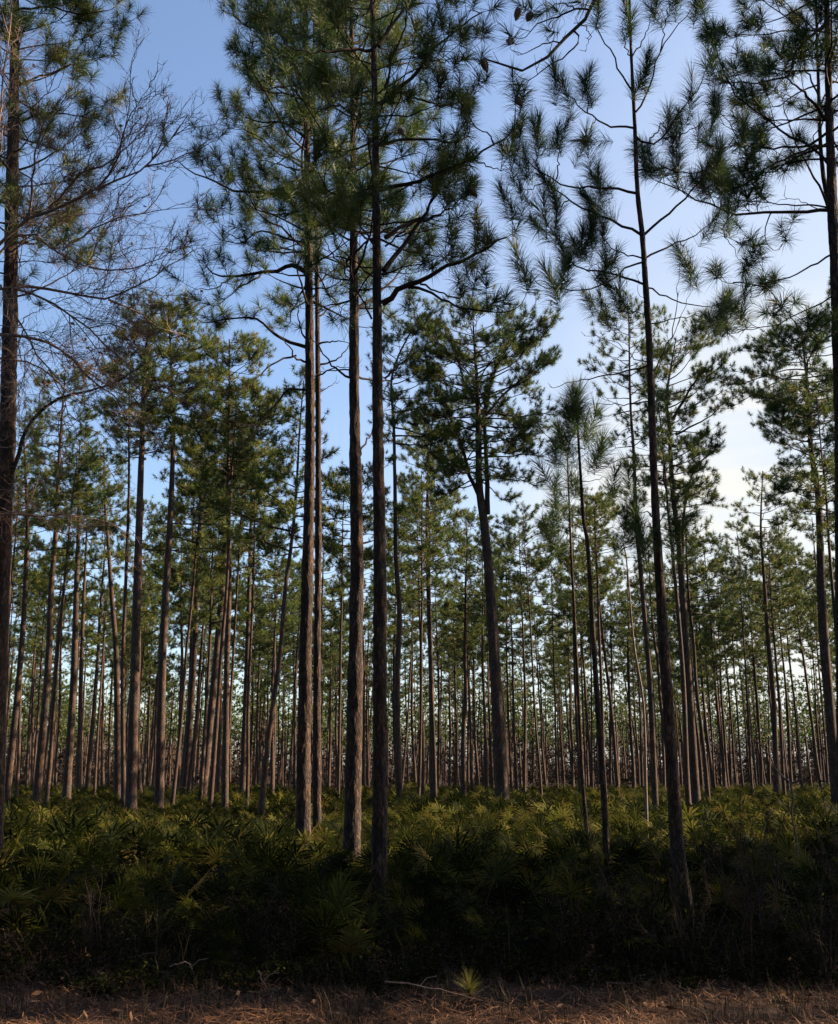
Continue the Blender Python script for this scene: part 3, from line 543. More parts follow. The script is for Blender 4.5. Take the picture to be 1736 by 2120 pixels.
mid_unique(109, 'straight pine just left of the young bottlebrush pine, thin spiky topped crown', [(1357, 1655), (1347, 1425), (1335, 1275), (1323, 1139), (1318, 1088), (1313, 938), (1306, 838)],
    [(632, 1285, 1320), (680, 1230, 1350), (760, 1225, 1370), (830, 1235, 1370), (880, 1250, 1360), (960, 1260, 1350)], 14, 42, dens=2.8)
mid_unique(110, 'heavy forked pine right of the young bottlebrush pine with a wide layered crown', [(1442, 1665), (1427, 1425), (1415, 1245), (1405, 1109), (1393, 1013), (1385, 863), (1380, 823)],
    [(690, 1360, 1440), (720, 1350, 1520), (780, 1345, 1535), (850, 1350, 1510), (920, 1370, 1500), (1000, 1370, 1510), (1060, 1380, 1490)], 21, 60,
    extra=[([(1412, 1150), (1418, 1050), (1440, 970), (1480, 930)], .5, .08), ([(1393, 870), (1410, 840), (1440, 790), (1480, 750)], -.4, .07), ([(1400, 900), (1440, 880), (1480, 855), (1500, 830)], .3, .05)])
mid_unique(111, 'right hand pine with a dark flat layered crown spreading left at the frame edge', [(1735, 1660), (1706, 1300), (1697, 1064), (1693, 1013), (1679, 918), (1673, 803)],
    [(672, 1600, 1720), (695, 1550, 1800), (760, 1520, 1820), (800, 1510, 1820), (830, 1530, 1790), (900, 1590, 1770), (980, 1600, 1770), (1060, 1600, 1760)], 25, 96, (-.05, .2), mats=(M_BARK_F, M_TWIG, M_NEEDLE), dens=4.8)
mid_unique(112, 'open airy pine standing alone against the pale sky right of the forked pine', [(1609, 1655), (1603, 1455), (1592, 1335), (1582, 1184), (1576, 1094)],
    [(963, 1570, 1590), (1000, 1540, 1620), (1060, 1515, 1640), (1120, 1510, 1640), (1180, 1530, 1620)], 14, 34, dens=2.3, seclen=.7)
mid_unique(113, 'pine near the left edge with warm lit bark leaning right', [(77, 1640), (99, 1395), (106, 1215), (116, 1094), (123, 939), (129, 853)],
    [(760, 110, 160), (820, 80, 190), (900, 70, 200), (980, 70, 190), (1050, 80, 180)], 18, 42)
mid_unique(114, 'pine trunk emerging close beside the left edge pine, crown behind the oak', [(15, 1640), (40, 1395), (51, 1245), (57, 1094), (50, 910)],
    [(840, 30, 80), (900, 10, 110), (980, 0, 130), (1080, 10, 120)], 16, 38)
mid_unique(115, 'slender dark pine with curved top between the two tall left pines', [(256, 1640), (254, 1395), (259, 1245), (263, 1139), (267, 1025), (267, 853)],
    [(740, 250, 290), (790, 220, 310), (860, 215, 315), (940, 225, 310)], 11, 36)
mid_unique(116, 'dark slim pine between the pink barked pine and the leaning one', [(383, 1640), (400, 1395), (410, 1184), (415, 1064), (416, 996)],
    [(880, 400, 440), (930, 380, 460), (1000, 370, 470), (1070, 380, 460)], 16, 34)
mid_unique(117, 'pine with twin lit stripes of trunk behind the left oak branches', [(138, 1640), (153, 1395), (158, 1215), (162, 1110)],
    [(900, 140, 190), (960, 120, 220), (1040, 120, 215), (1090, 130, 200)], 18, 36)
mid_unique(118, 'leaning left pine with an elbow bend low in its pale trunk', [(244, 1640), (241, 1365), (232, 1245), (224, 1124), (218, 1050)],
    [(930, 190, 240), (980, 170, 260), (1060, 170, 260), (1110, 180, 250)], 16, 34)
mid_unique(119, 'lit pine beside the twin striped one on the left, crown low behind the oak', [(163, 1642), (168, 1395), (173, 1245), (178, 1140)],
    [(1000, 160, 205), (1050, 140, 230), (1110, 145, 225)], 12, 28)
mid_unique(120, 'small rounded pine crown right of the bushy topped sapling', [(1280, 1640), (1268, 1485), (1244, 1275), (1232, 1124)],
    [(1005, 1215, 1260), (1040, 1190, 1285), (1090, 1185, 1290), (1130, 1200, 1280)], 9, 28)

# crown prototypes for the rest
def proto(seed, H=18., hb=.55, rx=2.0, nl=34, slope=(-.05, .55), shape='round', dens=3.4, flat=1., tuft=None):
    rng = np.random.default_rng(seed); z = np.linspace(0, H, 9); x = np.cumsum(rng.normal(0, .05, 9)); y = np.cumsum(rng.normal(0, .05, 9)); x[0] = y[0] = 0; z[0] = -.05
    path = np.stack([x, y, z], 1); zc0 = H*hb
    def reach(zz, az):
        f = np.clip((zz-zc0)/(H-zc0), 0, 1)
        if shape == 'round': k = sqrt(max(0, 1-(2*f-.9)**2/1.25))
        elif shape == 'flat': k = .45+.75*f if f < .75 else .95*(1-(f-.75)/.28)
        elif shape == 'cone': k = 1.05-f
        else: k = .5+.5*sin(f*9+seed)
        return max(.12, rx*k*(1+.35*sin(az*2+seed+f*5)))
    lb = auto_limbs(path, (zc0, H*.975), reach, rng, nl, slope=slope, r0=.035)
    g = Geo(); r0 = .15; tubes(g, resample(path, 16), np.interp(np.linspace(0, 1, 16), [0, .1, .6, 1], [r0*1.15, r0*.9, r0*.6, .025]), 7, lump=.03); tm = g.mesh('trunk', M_BARK_F, True)
    g = Geo()
    for p, r in lb: tubes(g, p, r*(1-.75*np.linspace(0, 1, len(p))), 4)
    for i in range(0):
        zz = H*rng.uniform(.3, hb); a = rng.uniform(0, 6.28); l = rng.uniform(.3, 1.3); t = np.linspace(0, 1, 5); p = path_at(path, zz)+np.outer(t*l, [cos(a), sin(a), .1]); p[:, 2] += .3*l*t*t; tubes(g, p, .022*(1-.6*t), 3)
    s2, r2, s3, r3, tp, ta = grow(lb, rng, .78, dens, 2, .35, .3, 2.0, lift=.13); tubes(g, s2, r2, 3); tubes(g, s3, r3, 3); bm = g.mesh('branches', M_TWIG, True)
    g = Geo(); needles(g, tp, ta, rng=rng, **(tuft or MID)); cm = g.mesh('crown', M_NEEDLE_F)
    return tm, bm, cm, H
FT = dict(n=40, ln=.26, wd=.021, sh=.10, th=(5, 125), seg=1, droop=.0)
PR = [proto(201, 18, .64, 2.3, 46, shape='round', tuft=FT), proto(202, 19, .66, 2.6, 42, shape='flat', tuft=FT), proto(203, 17, .58, 2.1, 46, shape='cone', tuft=FT), proto(204, 18, .62, 2.5, 38, shape='lobed', dens=3, tuft=FT),
      proto(205, 18.5, .62, 2.6, 40, shape='round', tuft=FT), proto(206, 17.5, .6, 1.9, 38, shape='lobed', tuft=FT), proto(207, 19, .57, 2.2, 48, shape='round', dens=3, tuft=FT)]
def place_pine(k, base, H, dia, rz, lean, label, group=GM, name='pine_tree'):
    tm, bm, cm, H0 = PR[k]; s = H/H0
    r = empty(name, base, label, 'pine tree', group); r.rotation_euler = (lean[1], lean[0], 0)
    t = obj('trunk', tm, r); t.scale = (dia/.30, dia/.30, s); t.rotation_euler[2] = rz
    # the trunk's own wobble is scaled with it, so the crown follows the height only
    for nm, me in (('branches', bm), ('crown', cm)):
        o = obj(nm, me, r); o.scale = (s, s, s); o.rotation_euler[2] = rz
    return r
# traced slimmer pines: (x at base, y, x2, y2, top y, width px, label)
TR = [(2, 1632, 27, 1335, 1180, 6, 'thin pine at the far left edge leaning right'), (33, 1632, 48, 1215, 1010, 9, 'slim lit pine touching the right side of the leftmost mid trunk'), (65, 1632, 83, 1245, 1190, 7, 'thin pine crossing yellow-green crowns near the left edge'),
      (181, 1632, 208, 1185, 1080, 12, 'dark slim pine leaning right behind the lit left pair'), (214, 1632, 221, 1380, 1210, 8, 'short lit trunk left of the elbow bent pine'), (224, 1634, 232, 1455, 1230, 7, 'pale thin trunk touching the elbow bent pine on its left'),
      (292, 1636, 301, 1124, 1040, 12, 'lit slim pine on the right side of the tall dark straight pine'), (316, 1634, 334, 1245, 1150, 6, 'thin crooked pale pine left of the pink barked pine'), (370, 1634, 377, 1215, 1100, 10, 'dark thin pine right of the pink barked pine'),
      (452, 1634, 454, 1184, 1060, 10, 'dark trunk hidden between the leaning pine and the dense crowned one'), (535, 1634, 543, 1320, 1270, 8, 'thin pine under a small bright green crown left of the twin trunks'), (564, 1636, 562, 1154, 1110, 9, 'straight thin pine in the gap left of the twin trunks'),
      (610, 1634, 620, 1214, 1170, 8, 'lit pine trunk touching the twin trunks on their left'), (668, 1636, 677, 1199, 1120, 10, 'forked lit pine in the gap right of the twin trunks'), (680, 1634, 684, 1300, 1210, 8, 'thin pine between the twin trunks and the reddish based pine'),
      (754, 1640, 751, 1365, 1140, 10, 'slender lit pine showing between the two central trunks'), (763, 1634, 763, 1365, 1260, 7, 'second slender pine showing between the two central trunks'), (861, 1634, 857, 1305, 1230, 8, 'lit thin pine left of the forked stem pine'),
      (876, 1634, 863, 1199, 1020, 8, 'dark thin pine leaning left beside the forked stem pine'), (908, 1634, 905, 1305, 1190, 8, 'thin pine touching the right side of the forked stem pine'), (944, 1634, 938, 1320, 1210, 7, 'lit thin pine midway to the broad domed pine'),
      (990, 1634, 983, 1395, 1230, 8, 'dark thin pine left of the leaning thick base'), (1008, 1634, 998, 1214, 1120, 9, 'dark pine just left of the broad domed pine trunk'), (1060, 1634, 1048, 1199, 1140, 7, 'crooked thin pine right of the broad domed pine trunk'),
      (1086, 1650, 1077, 1184, 1080, 8, 'wavy thin pine in the bright gap right of the broad domed pine'), (1131, 1634, 1121, 1450, 1260, 6, 'fine trunk in the low gap of sky right of centre'), (1189, 1634, 1169, 1390, 1300, 6, 'fine lit trunk left of the thin saplings'),
      (1232, 1634, 1220, 1455, 1170, 8, 'dark trunk between the two thin saplings'), (1332, 1634, 1296, 1425, 1290, 6, 'fine leaning trunk left of the spiky topped pine'), (1404, 1634, 1390, 1425, 1180, 7, 'lit trunk hidden behind the young bottlebrush pine'),
      (1454, 1640, 1436, 1400, 1150, 9, 'lit edge pine close behind the heavy forked pine'), (1479, 1636, 1452, 1305, 1170, 8, 'first thin pine right of the heavy forked pine'), (1503, 1636, 1475, 1275, 1110, 9, 'second thin pine right of the heavy forked pine'),
      (1526, 1636, 1511, 1455, 1200, 6, 'third thin pine right of the heavy forked pine'), (1577, 1636, 1552, 1335, 1210, 7, 'thin dark pine left of the open airy pine'), (1663, 1636, 1640, 1400, 1150, 7, 'thin pine right of the open airy pine'),
      (1703, 1638, 1661, 1335, 1120, 8, 'leaning thin pine left of the dark layered crown tree'), (1540, 1636, 1522, 1400, 1180, 6, 'fine trunk midway between forked and airy pines'), (1640, 1636, 1620, 1400, 1140, 7, 'fine dark trunk directly right of the airy pine')]
rt = np.random.default_rng(55)
for i, (x, y, x2, y2, ty, wpx, lab) in enumerate(TR):
    el = PITCH+math.atan((CY-ty)/FPX); H = rt.uniform(16.5, 19.5); d = (H-EYE)/math.tan(el)
    a = P(x, y, d); b = P(x2, y2, d); sl_ = (b[0]-a[0])/(b[2]-a[2]); bx = a[0]-sl_*a[2]
    place_pine(i % 7, (bx, d, -.02), H, wpx/PPM(1640, d)*.95, rt.uniform(0, 6.28), (math.atan(sl_), 0), lab)
# unnamed back rows
GB = 'thin pines in the crowded back rows'; LB = 'thin far pine standing in the crowded back rows of the forest'
nb = 0; tries = 0; pos = []
while nb < 156 and tries < 9000:
    tries += 1; d = 52+92*rt.random()**.8; x = rt.uniform(-.44, .44)*d
    if any((x-a)**2+(d-b)**2 < 4.2 for a, b in pos): continue
    px = CX+x/d*FPX*.97
    if (1070 < px < 1130 or 1480 < px < 1640) and rt.random() < .45: continue
    pos.append((x, d)); nb += 1
    H = rt.uniform(13.5, 19) if d > 75 else rt.uniform(12, 17)
    if px < 900 and d < 75: H = min(17.5, H*1.12)
    place_pine(int(rt.integers(0, 7)), (x, d, -.02), H, rt.uniform(.16, .31), rt.uniform(0, 6.28), (rt.normal(0, .022), rt.normal(0, .012)), LB, GB)
# a few thin pines filling in closer
GC = 'thin pines filling the middle distance'
for k, (x0, x1) in enumerate([(20, 620)]*10+[(690, 950)]*4+[(1050, 1130)]+[(1180, 1460)]*3+[(1640, 1740)]*2):
    d = rt.uniform(34, 52); px = rt.uniform(x0, x1); H = rt.uniform(12.5, 18); place_pine(k % 7, ((px-CX)/FPX/.97*d, d, -.02), H, rt.uniform(.13, .21), rt.uniform(0, 6.28), (rt.normal(0, .02), 0), 'thin pine among the thicker trunks of the middle distance', GC)
# the wood goes on to the right of the frame, towards the sun, and shades the front
OFF = []
for k in range(9000):
    if len(OFF) >= 64: break
    x = rt.uniform(9, 62); y = rt.uniform(1, 62)
    if x < .44*y+2.2: continue
    v = y-.235*x
    if 2.6 < v < 8.7: continue            # the open verge the low sun reaches through
    if v < 2.0: continue
    dens = 1.0 if v < 15 else .3
    if v > 15 and sum(b-.235*a > 15 for a, b in OFF) >= 8: continue
    if any((x-a)**2+(y-b)**2 < 3.4 for a, b in OFF): continue
    OFF.append((x, y))
OFF += [(21.5, 13.2), (35.5, 15.6)]  # two unseen pines added in the gap to dapple the sunlit strip
for x, y in OFF:
    place_pine(int(rt.integers(0, 7)), (x, y, -.02), rt.uniform(13, 18), rt.uniform(.22, .36), rt.uniform(0, 6.28), (rt.normal(0, .015), rt.normal(0, .015)), 'pine of the wood beyond the right edge of the view', 'pines beyond the right edge')

# far wood: one mass
def far_wood():
    rng = np.random.default_rng(77); g = Geo(); n = 1100; d = 125+175*rng.random(n); x = rng.uniform(-.5, .5, n)*d; H = rng.uniform(11, 18, n)
    base = np.stack([x, d, np.zeros(n)], 1); top = base+np.stack([rng.normal(0, .4, n), np.zeros(n), H], 1)
    tubes(g, np.stack([base, (base+top)/2, top], 1), np.stack([np.full(n, .14), np.full(n, .10), np.full(n, .03)], 1), 4, tint=np.zeros(n))
    mt = g.mesh('far_trunks', M_BARK_F)
    T = 48; f = rng.random((n, T)); c = base[:, None]+np.stack([rng.normal(0, 1, (n, T)), rng.normal(0, 1, (n, T)), np.zeros((n, T))], -1)*(1.5*np.sin(np.clip(f, .08, 1)*pi*.92+.1))[..., None]
    c[..., 2] = H[:, None]*(.46+.56*f); c = c.reshape(-1, 3); g2 = Geo(); needles(g2, c, nrm(rng.normal(size=c.shape)+[0, 0, 1]), 10, .46, .14, rng=rng, seg=1, tint=rng.uniform(.05, .5, len(c)))
    # scrub line at the foot
    gs = Geo(); m = 22000; dd = rng.uniform(150, 300, m); c = np.stack([rng.uniform(-.5, .5, m)*dd, dd, rng.random(m)**1.5*(.5+dd*.062)*rng.uniform(.25, 1, m)], 1); needles(gs, c, nrm(rng.normal(size=c.shape)*[.5, .5, .5]+[0, 0, 1.5]), 7, 1.3, .16, rng=rng, seg=1, tint=rng.uniform(0, .9, m)); scrub = gs.mesh('bare_scrub', M_SCRUB)
    o = obj('distant_wood', g2.mesh('distant_wood', M_NEEDLE_F)); tag(o, 'distant mass of pine wood closing the view behind the trunks', 'forest', kind='stuff')
    obj('trunks', mt, o); obj('bare_scrub', scrub, o)
    # unseen wood behind the viewer and left, added dense to block sky light
    rng = np.random.default_rng(78); n = 420; a = rng.uniform(radians(118), radians(292), n); r = rng.uniform(9, 70, n); x = np.sin(a)*r; y = np.cos(a)*r
    ok = (y < -7) | (x < -.46*y-9); x = x[ok]; y = y[ok]; n = len(x); H = rng.uniform(13, 18, n); base = np.stack([x, y, 0*x], 1); top = base+np.stack([0*x, 0*x, H], 1); g = Geo()
    tubes(g, np.stack([base, (base+top)/2, top], 1), np.stack([np.full(n, .17), np.full(n, .12), np.full(n, .03)], 1), 6); mt = g.mesh('near_trunks', M_BARK_F)
    T = 150; f = rng.random((n, T)); c = base[:, None]+np.stack([rng.normal(0, 1, (n, T)), rng.normal(0, 1, (n, T)), np.zeros((n, T))], -1)*(1.4*np.sin(np.clip(f, .08, 1)*pi*.92+.1))[..., None]; c[..., 2] = H[:, None]*(.42+.58*f); c = c.reshape(-1, 3)
    g2 = Geo(); needles(g2, c, nrm(rng.normal(size=c.shape)+[0, 0, 1]), 20, .34, .05, rng=rng, seg=1)
    o = obj('surrounding_wood', g2.mesh('surrounding_wood', M_NEEDLE_F)); tag(o, 'unseen rest of the pine wood behind and left of the verge, added to block sky light', 'forest', kind='stuff'); obj('trunks', mt, o)
far_wood()

# grey leaning snag
def snag():
    rng = np.random.default_rng(5); d = 21; p = trunk_path([(1338, 1640), (1333, 1459), (1313, 1334), (1298, 1159), (1290, 1120)], d); base = p[0].copy(); base[2] = 0
    g = Geo(); tubes(g, resample(p, 20), np.linspace(.035, .014, 20), 7, lump=.04); r = obj('dead_snag', g.mesh('dead_snag', M_DEAD, True, base), None, base)
    tag(r, 'thin grey dead trunk leaning left beside the young bottlebrush pine', 'dead tree')
    d = 13; g = Geo()
    for q, r0 in (([(1660, 1613), (1637, 1622), (1615, 1600), (1595, 1565), (1570, 1535), (1550, 1525)], .014), ([(1637, 1622), (1628, 1590), (1622, 1560)], .009), ([(1595, 1565), (1600, 1548), (1592, 1530)], .007), ([(1637, 1622), (1640, 1680), (1650, 1760), (1655, 1840)], .015)):
        tubes(g, limb(q, d, .25, r0, rng=rng)[0], r0*(1-.55*np.linspace(0, 1, 14)), 5)
    base = P(1655, 1840, d); base[2] = 0; o = obj('dead_branch', g.mesh('dead_branch', M_DEAD, True, base), None, base); tag(o, 'pale forked dead branch poking up among the palmettos at the right', 'dead branch')
snag()

# ------------------------------------------------------------------ ground
def ground():
    g = Geo(); xs = np.concatenate([np.linspace(-600, -30, 20), np.linspace(-28, 28, 90), np.linspace(30, 600, 20)]); ys = np.concatenate([np.linspace(-60, 4, 10), np.linspace(5, 40, 80), np.linspace(44, 1400, 30)])
    X, Y = np.meshgrid(xs, ys); Z = .03*np.sin(X*1.3+Y*.7)*np.sin(Y*1.7-X*.4)+.02*np.sin(X*3.1)*np.cos(Y*2.9); Z[np.abs(X) > 30] = 0
    V = np.stack([X, Y, Z-.02], -1); nx, ny = len(xs), len(ys); i = (np.arange(ny-1)[:, None]*nx+np.arange(nx-1)[None]).ravel()
    g.add(V, f4=np.stack([i, i+1, i+nx+1, i+nx], 1)); o = obj('ground', g.mesh('ground', M_GROUND, True)); o['kind'] = 'structure'
ground()

# ------------------------------------------------------------------ palmettos
def frond_geo(g, base, az, tilt, pl, fr, nb, rng, tint, simple=False):
    """a fan leaf on its stalk"""
    d = np.array([cos(az)*sin(tilt), sin(az)*sin(tilt), cos(tilt)]); t = np.linspace(0, 1, 4)[:, None]
    droop = np.array([cos(az), sin(az), -.4])*.12*pl
    pts = base+d*pl*t+droop*t*t
    if not simple: tubes(g, pts, np.linspace(.007, .005, 4), 3, tint=np.array([min(.8, tint+.2)]))
    h = pts[-1]; ax = nrm(pts[-1]-pts[-2]); sd_ = nrm(np.cross(ax, [0, 0, 1.])+rng.normal(0, .12, 3)); nn = np.cross(sd_, ax)
    ax = nrm(ax+nn*rng.uniform(-.35, .25))
    a = np.linspace(-1.75, 1.75, nb)+rng.normal(0, .04, nb); l = fr*(1-.22*np.abs(a)/1.75)*rng.uniform(.88, 1.08, nb)
    dr = np.cos(a)[:, None]*ax+np.sin(a)[:, None]*sd_; nn = np.cross(sd_, ax); w_ = (.011 if not simple else .024)*fr/.42
    pr = nrm(np.cross(dr, nn))
    fold = nn[None]*(np.where(np.arange(nb) % 2, 1, -1)[:, None]*.004)
    b0 = h+dr*.02; m = h+dr*(l*.5)[:, None]+fold; tip = h+dr*l[:, None]+np.array([0, 0, -1.])*(.14*l*rng.uniform(.1, 2.2, nb)**1.3)[:, None]
    V = np.stack([b0, m-pr*w_, tip, m+pr*w_], 1).reshape(-1, 3); b = np.arange(nb)*4
    g.add(V, f4=np.stack([b, b+1, b+2, b+3], 1), tint4=np.clip(tint+rng.normal(0, .08, nb), 0, .95))
def palm_specs(rng, n, s=1.):
    return [(rng.uniform(0, 2*pi), rng.uniform(.12, 1.05)**1.0, rng.uniform(.35, .75)*s, rng.uniform(.28, .42)*s, np.clip(rng.beta(2, 2.4), 0, .9) if rng.random() > .03 else .95) for _ in range(n)]
NPV = 7; palm_leaf = []; palm_full = []
for v in range(NPV):
    rng = np.random.default_rng(300+v); lv = []; gg = Geo()
    for az, ti, pl, fr, tn_ in palm_specs(rng, 11):
        off = np.array([rng.normal(0, .09), rng.normal(0, .09), 0.]); st = np.random.default_rng(int(rng.integers(1e9))); st2 = np.random.default_rng(1)
        g = Geo(); seed = int(rng.integers(1e9)); frond_geo(g, off, az, ti, pl, fr, 23, np.random.default_rng(seed), tn_); lv.append(g.mesh('frond', M_PALM))
        frond_geo(gg, off, az, ti, pl, fr, 23, np.random.default_rng(seed), tn_)
    palm_leaf.append(lv); palm_full.append(gg.mesh('saw_palmetto', M_PALM))
rp_ = np.random.default_rng(404); spots = []
GP = 'saw palmettos covering the forest floor'
PW = ['dark shaded fan palm clump in the front thicket', 'fan palm clump behind the front thicket']
while len(spots) < 290:
    d = 8.7+11*rp_.random()**.9; x = rp_.uniform(-.43, .43)*d
    if d < 9.1+.4*sin(x*1.9)+(.5 if x > 1.4 else 0)+(.3 if x < -2 else 0): continue
    if any(d < dt_ and abs(x/d-(q-CX)/FPX) < wq for q, dt_, wq in ((787, 12.1, .022), (1418, 11.1, .022))): continue
    if any((x-a)**2+(d-b)**2 < .26 for a, b in spots): continue
    spots.append((x, d))
spots.sort(key=lambda q: q[1])
for i, (x, d) in enumerate(spots):
    v = int(rp_.integers(0, NPV)); s = rp_.uniform(.5, 1.08)*(.8 if d < 9.8 else 1)*(1+.15*sin(x*2.3+d)); rz = rp_.uniform(0, 6.28)
    lab = PW[0] if d < 14 else PW[1]
    if i < 70:
        r = empty('saw_palmetto', (x, d, 0), lab, 'palmetto', GP)
        for me in palm_leaf[v]: obj('frond', me, r)
    else:
        r = obj('saw_palmetto', palm_full[v], None, (x, d, 0)); tag(r, lab, 'palmetto', GP)
    r.rotation_euler[2] = rz; r.scale = (s, s, s)
def palm_field():
    g = Geo(); rng = np.random.default_rng(91); pv = []
    for k in range(8):
        q = Geo()
        for az, ti, pl, fr, tn_ in palm_specs(rng, 7, 1.0): frond_geo(q, np.array([rng.normal(0, .1), rng.normal(0, .1), 0]), az, ti, pl, fr, 9, rng, tn_, True)
        pv.append((np.concatenate(q.v), np.concatenate(q.f4), np.concatenate(q.t4)))
    n = 7200; d = 15+80*rng.random(n)**1.15; x = rng.uniform(-.5, .5, n)*d
    # extra patch just beyond the individual ones
    for i in range(n):
        v, f, t = pv[i % 8]; a = rng.uniform(0, 6.28); s = rng.uniform(.55, .95)*(1+.25*sin(x[i]*.35+d[i]*.22)); g.add(rot_z(v, a)*s*np.array([1.15, 1.15, 1])+np.array([x[i], d[i], 0]), f4=f, tint4=t)
    o = obj('palmetto_cover', g.mesh('palmetto_cover', M_PALM)); tag(o, 'continuous low cover of palmettos running back under the pines', 'ground cover', kind='stuff')
palm_field()

# ------------------------------------------------------------------ grasses, litter, shrubs
def blades(g, c, n, h, wd, rng, spread=.6, tint=(0, 1), curl=.5):
    T = len(c); az = rng.uniform(0, 2*pi, (T, n)); ti = np.abs(rng.normal(0, spread, (T, n))); l = np.asarray(h).reshape(-1, 1)*rng.uniform(.5, 1.1, (T, n))
    d = np.stack([np.cos(az)*np.sin(ti), np.sin(az)*np.sin(ti), np.cos(ti)], -1); o = c[:, None]+np.stack([rng.normal(0, .03, (T, n)), rng.normal(0, .03, (T, n)), np.zeros((T, n))], -1)
    m = o+d*(l*.55)[..., None]; d2 = d+np.stack([np.cos(az), np.sin(az), -1.2+0*az], -1)*curl*rng.uniform(.2, 1, (T, n))[..., None]; tip = m+nrm(d2)*(l*.45)[..., None]
    s = nrm(np.stack([-np.sin(az), np.cos(az), 0*az], -1)+rng.normal(0, .3, (T, n, 3)))*wd/2; V = np.stack([o-s, o+s, m+s*.8, m-s*.8, tip], 2).reshape(-1, 3); b = np.arange(T*n)*5
    tt = rng.uniform(*tint, T*n); g.add(V, f3=np.stack([b+3, b+2, b+4], 1), f4=np.stack([b, b+1, b+2, b+3], 1), tint3=tt, tint4=tt)
def grass():
    rng = np.random.default_rng(61); g = Geo(); n = 1500; d = 8.9+24*rng.random(n)**1.1; x = rng.uniform(-.45, .45, n)*d; c = np.stack([x, d, np.zeros(n)], 1)
    blades(g, c, 14, rng.uniform(.2, .9, n)**1.3, .0045, rng, .45); n = 420; d = rng.uniform(7.4, 9.4, n); c = np.stack([rng.uniform(-.45, .45, n)*d, d, np.zeros(n)], 1); blades(g, c, 12, rng.uniform(.08, .3, n), .004, rng, .5)
    o = obj('wiregrass', g.mesh('wiregrass', M_GRASS)); tag(o, 'dry brown wiregrass and stems mixed among the palmettos', 'grass', kind='stuff')
    g = Geo(); n = 36000; d = 6.2+5.4*rng.random(n)**1.2; x = rng.uniform(-.47, .47, n)*d; z = rng.random(n)**2*(.035+.05*np.clip(np.sin(x*2.1+1)*np.sin(d*3.3+x), 0, 1))
    keep = rng.random(n) < .35+.65*(np.sin(x*1.7+np.sin(d*4))*np.sin(d*2.9-x*.8) > -.25); x = x[keep]; d = d[keep]; z = z[keep]; n = len(x)
    az = rng.uniform(0, 2*pi, n); l = rng.uniform(.08, .26, n); dr = np.stack([np.cos(az), np.sin(az), rng.normal(0, .12, n)], 1); a = np.stack([x, d, z], 1); m = a+dr*(l*.5)[:, None]+np.array([0, 0, 1.])*(rng.random(n)*.03)[:, None]; az2 = az+rng.normal(0, .5, n); b_ = m+np.stack([np.cos(az2), np.sin(az2), rng.normal(-.1, .15, n)], 1)*(l*.5)[:, None]
    s = np.stack([-np.sin(az), np.cos(az), 0*az], 1)*.0022; V = np.stack([a-s, a+s, m+s, m-s, b_+s*.5, b_-s*.5], 1).reshape(-1, 3); b = np.arange(n)*6; t = np.clip(rng.beta(2, 2, n), 0, .95)
    g.add(V, f4=np.concatenate([np.stack([b, b+1, b+2, b+3], 1), np.stack([b+3, b+2, b+4, b+5], 1)]), tint4=np.concatenate([t, t]))
    n = 900; d = 6.3+4*rng.random(n); x = rng.uniform(-.47, .47, n)*d; c = np.stack([x, d, rng.uniform(.01, .06, n)], 1); u = nrm(rng.normal(size=(n, 3))*[1, 1, .3])*rng.uniform(.02, .06, n)[:, None]; v = nrm(np.cross(u, [0, 0, 1])+rng.normal(0, .3, (n, 3)))*rng.uniform(.008, .022, n)[:, None]; b = np.arange(n)*4
    g.add(np.stack([c-u, c-v, c+u, c+v], 1), f4=np.stack([b, b+1, b+2, b+3], 1), tint4=rng.random(n)*.95)
    n = 900; d = 6.3+4*rng.random(n); x = rng.uniform(-.47, .47, n)*d; c = np.stack([x, d, np.full(n, .0)], 1); blades(g, c, 7, rng.uniform(.05, .2, n), .0035, rng, 1.0, curl=.9)
    o = obj('pine_straw', g.mesh('pine_straw', M_STRAW)); tag(o, 'sunlit orange-brown pine straw and dead leaves littering the front verge', 'leaf litter', kind='stuff')
grass()
def undergrowth():
    rng = np.random.default_rng(66); g = Geo(); n = 1500; d = 8.6+3.3*rng.random(n)**1.3; x = rng.uniform(-.46, .46, n)*d; d = d+.28*np.sin(x*2.2)*np.sin(x*.9+1)+.1*np.sin(x*6.1); h = rng.uniform(.12, .5, n)*np.clip((d-8.2)/1.2, .25, 1)
    g2 = Geo(); az = rng.uniform(0, 2*pi, (n, 4)); b = np.stack([x, d, 0*x], 1)[:, None]+0*az[..., None]; tip = b+np.stack([np.cos(az)*.2*h[:, None], np.sin(az)*.2*h[:, None], h[:, None]*rng.uniform(.6, 1.1, (n, 4))], -1)
    mid = (b+tip)/2+rng.normal(0, .02, b.shape); pts = np.stack([b, mid, tip], 2).reshape(-1, 3, 3); tubes(g2, pts, np.full((len(pts), 1), .0022)*np.array([[1, .8, .5]]), 3)
    k = 9; t = rng.uniform(.25, 1, (len(pts), k)); c = pts[:, None, 0]+(pts[:, None, 2]-pts[:, None, 0])*t[..., None]+rng.normal(0, .03, (len(pts), k, 3)); c = c.reshape(-1, 3); m = len(c)
    u = nrm(rng.normal(size=(m, 3))*[1, 1, .6])*rng.uniform(.014, .03, m)[:, None]; v = nrm(np.cross(u, rng.normal(size=(m, 3))))*rng.uniform(.005, .010, m)[:, None]; q = np.arange(m)*4
    g.add(np.stack([c-u, c-v, c+u, c+v], 1), f4=np.stack([q, q+1, q+2, q+3], 1), tint4=np.clip(rng.beta(1.5, 3, m), 0, .95))
    o = obj('undergrowth', g.mesh('undergrowth', M_SHRUB)); tag(o, 'tangle of low dark leafy undergrowth along the front of the thicket', 'undergrowth', kind='stuff'); obj('stems', g2.mesh('stems', M_TWIG), o)
undergrowth()
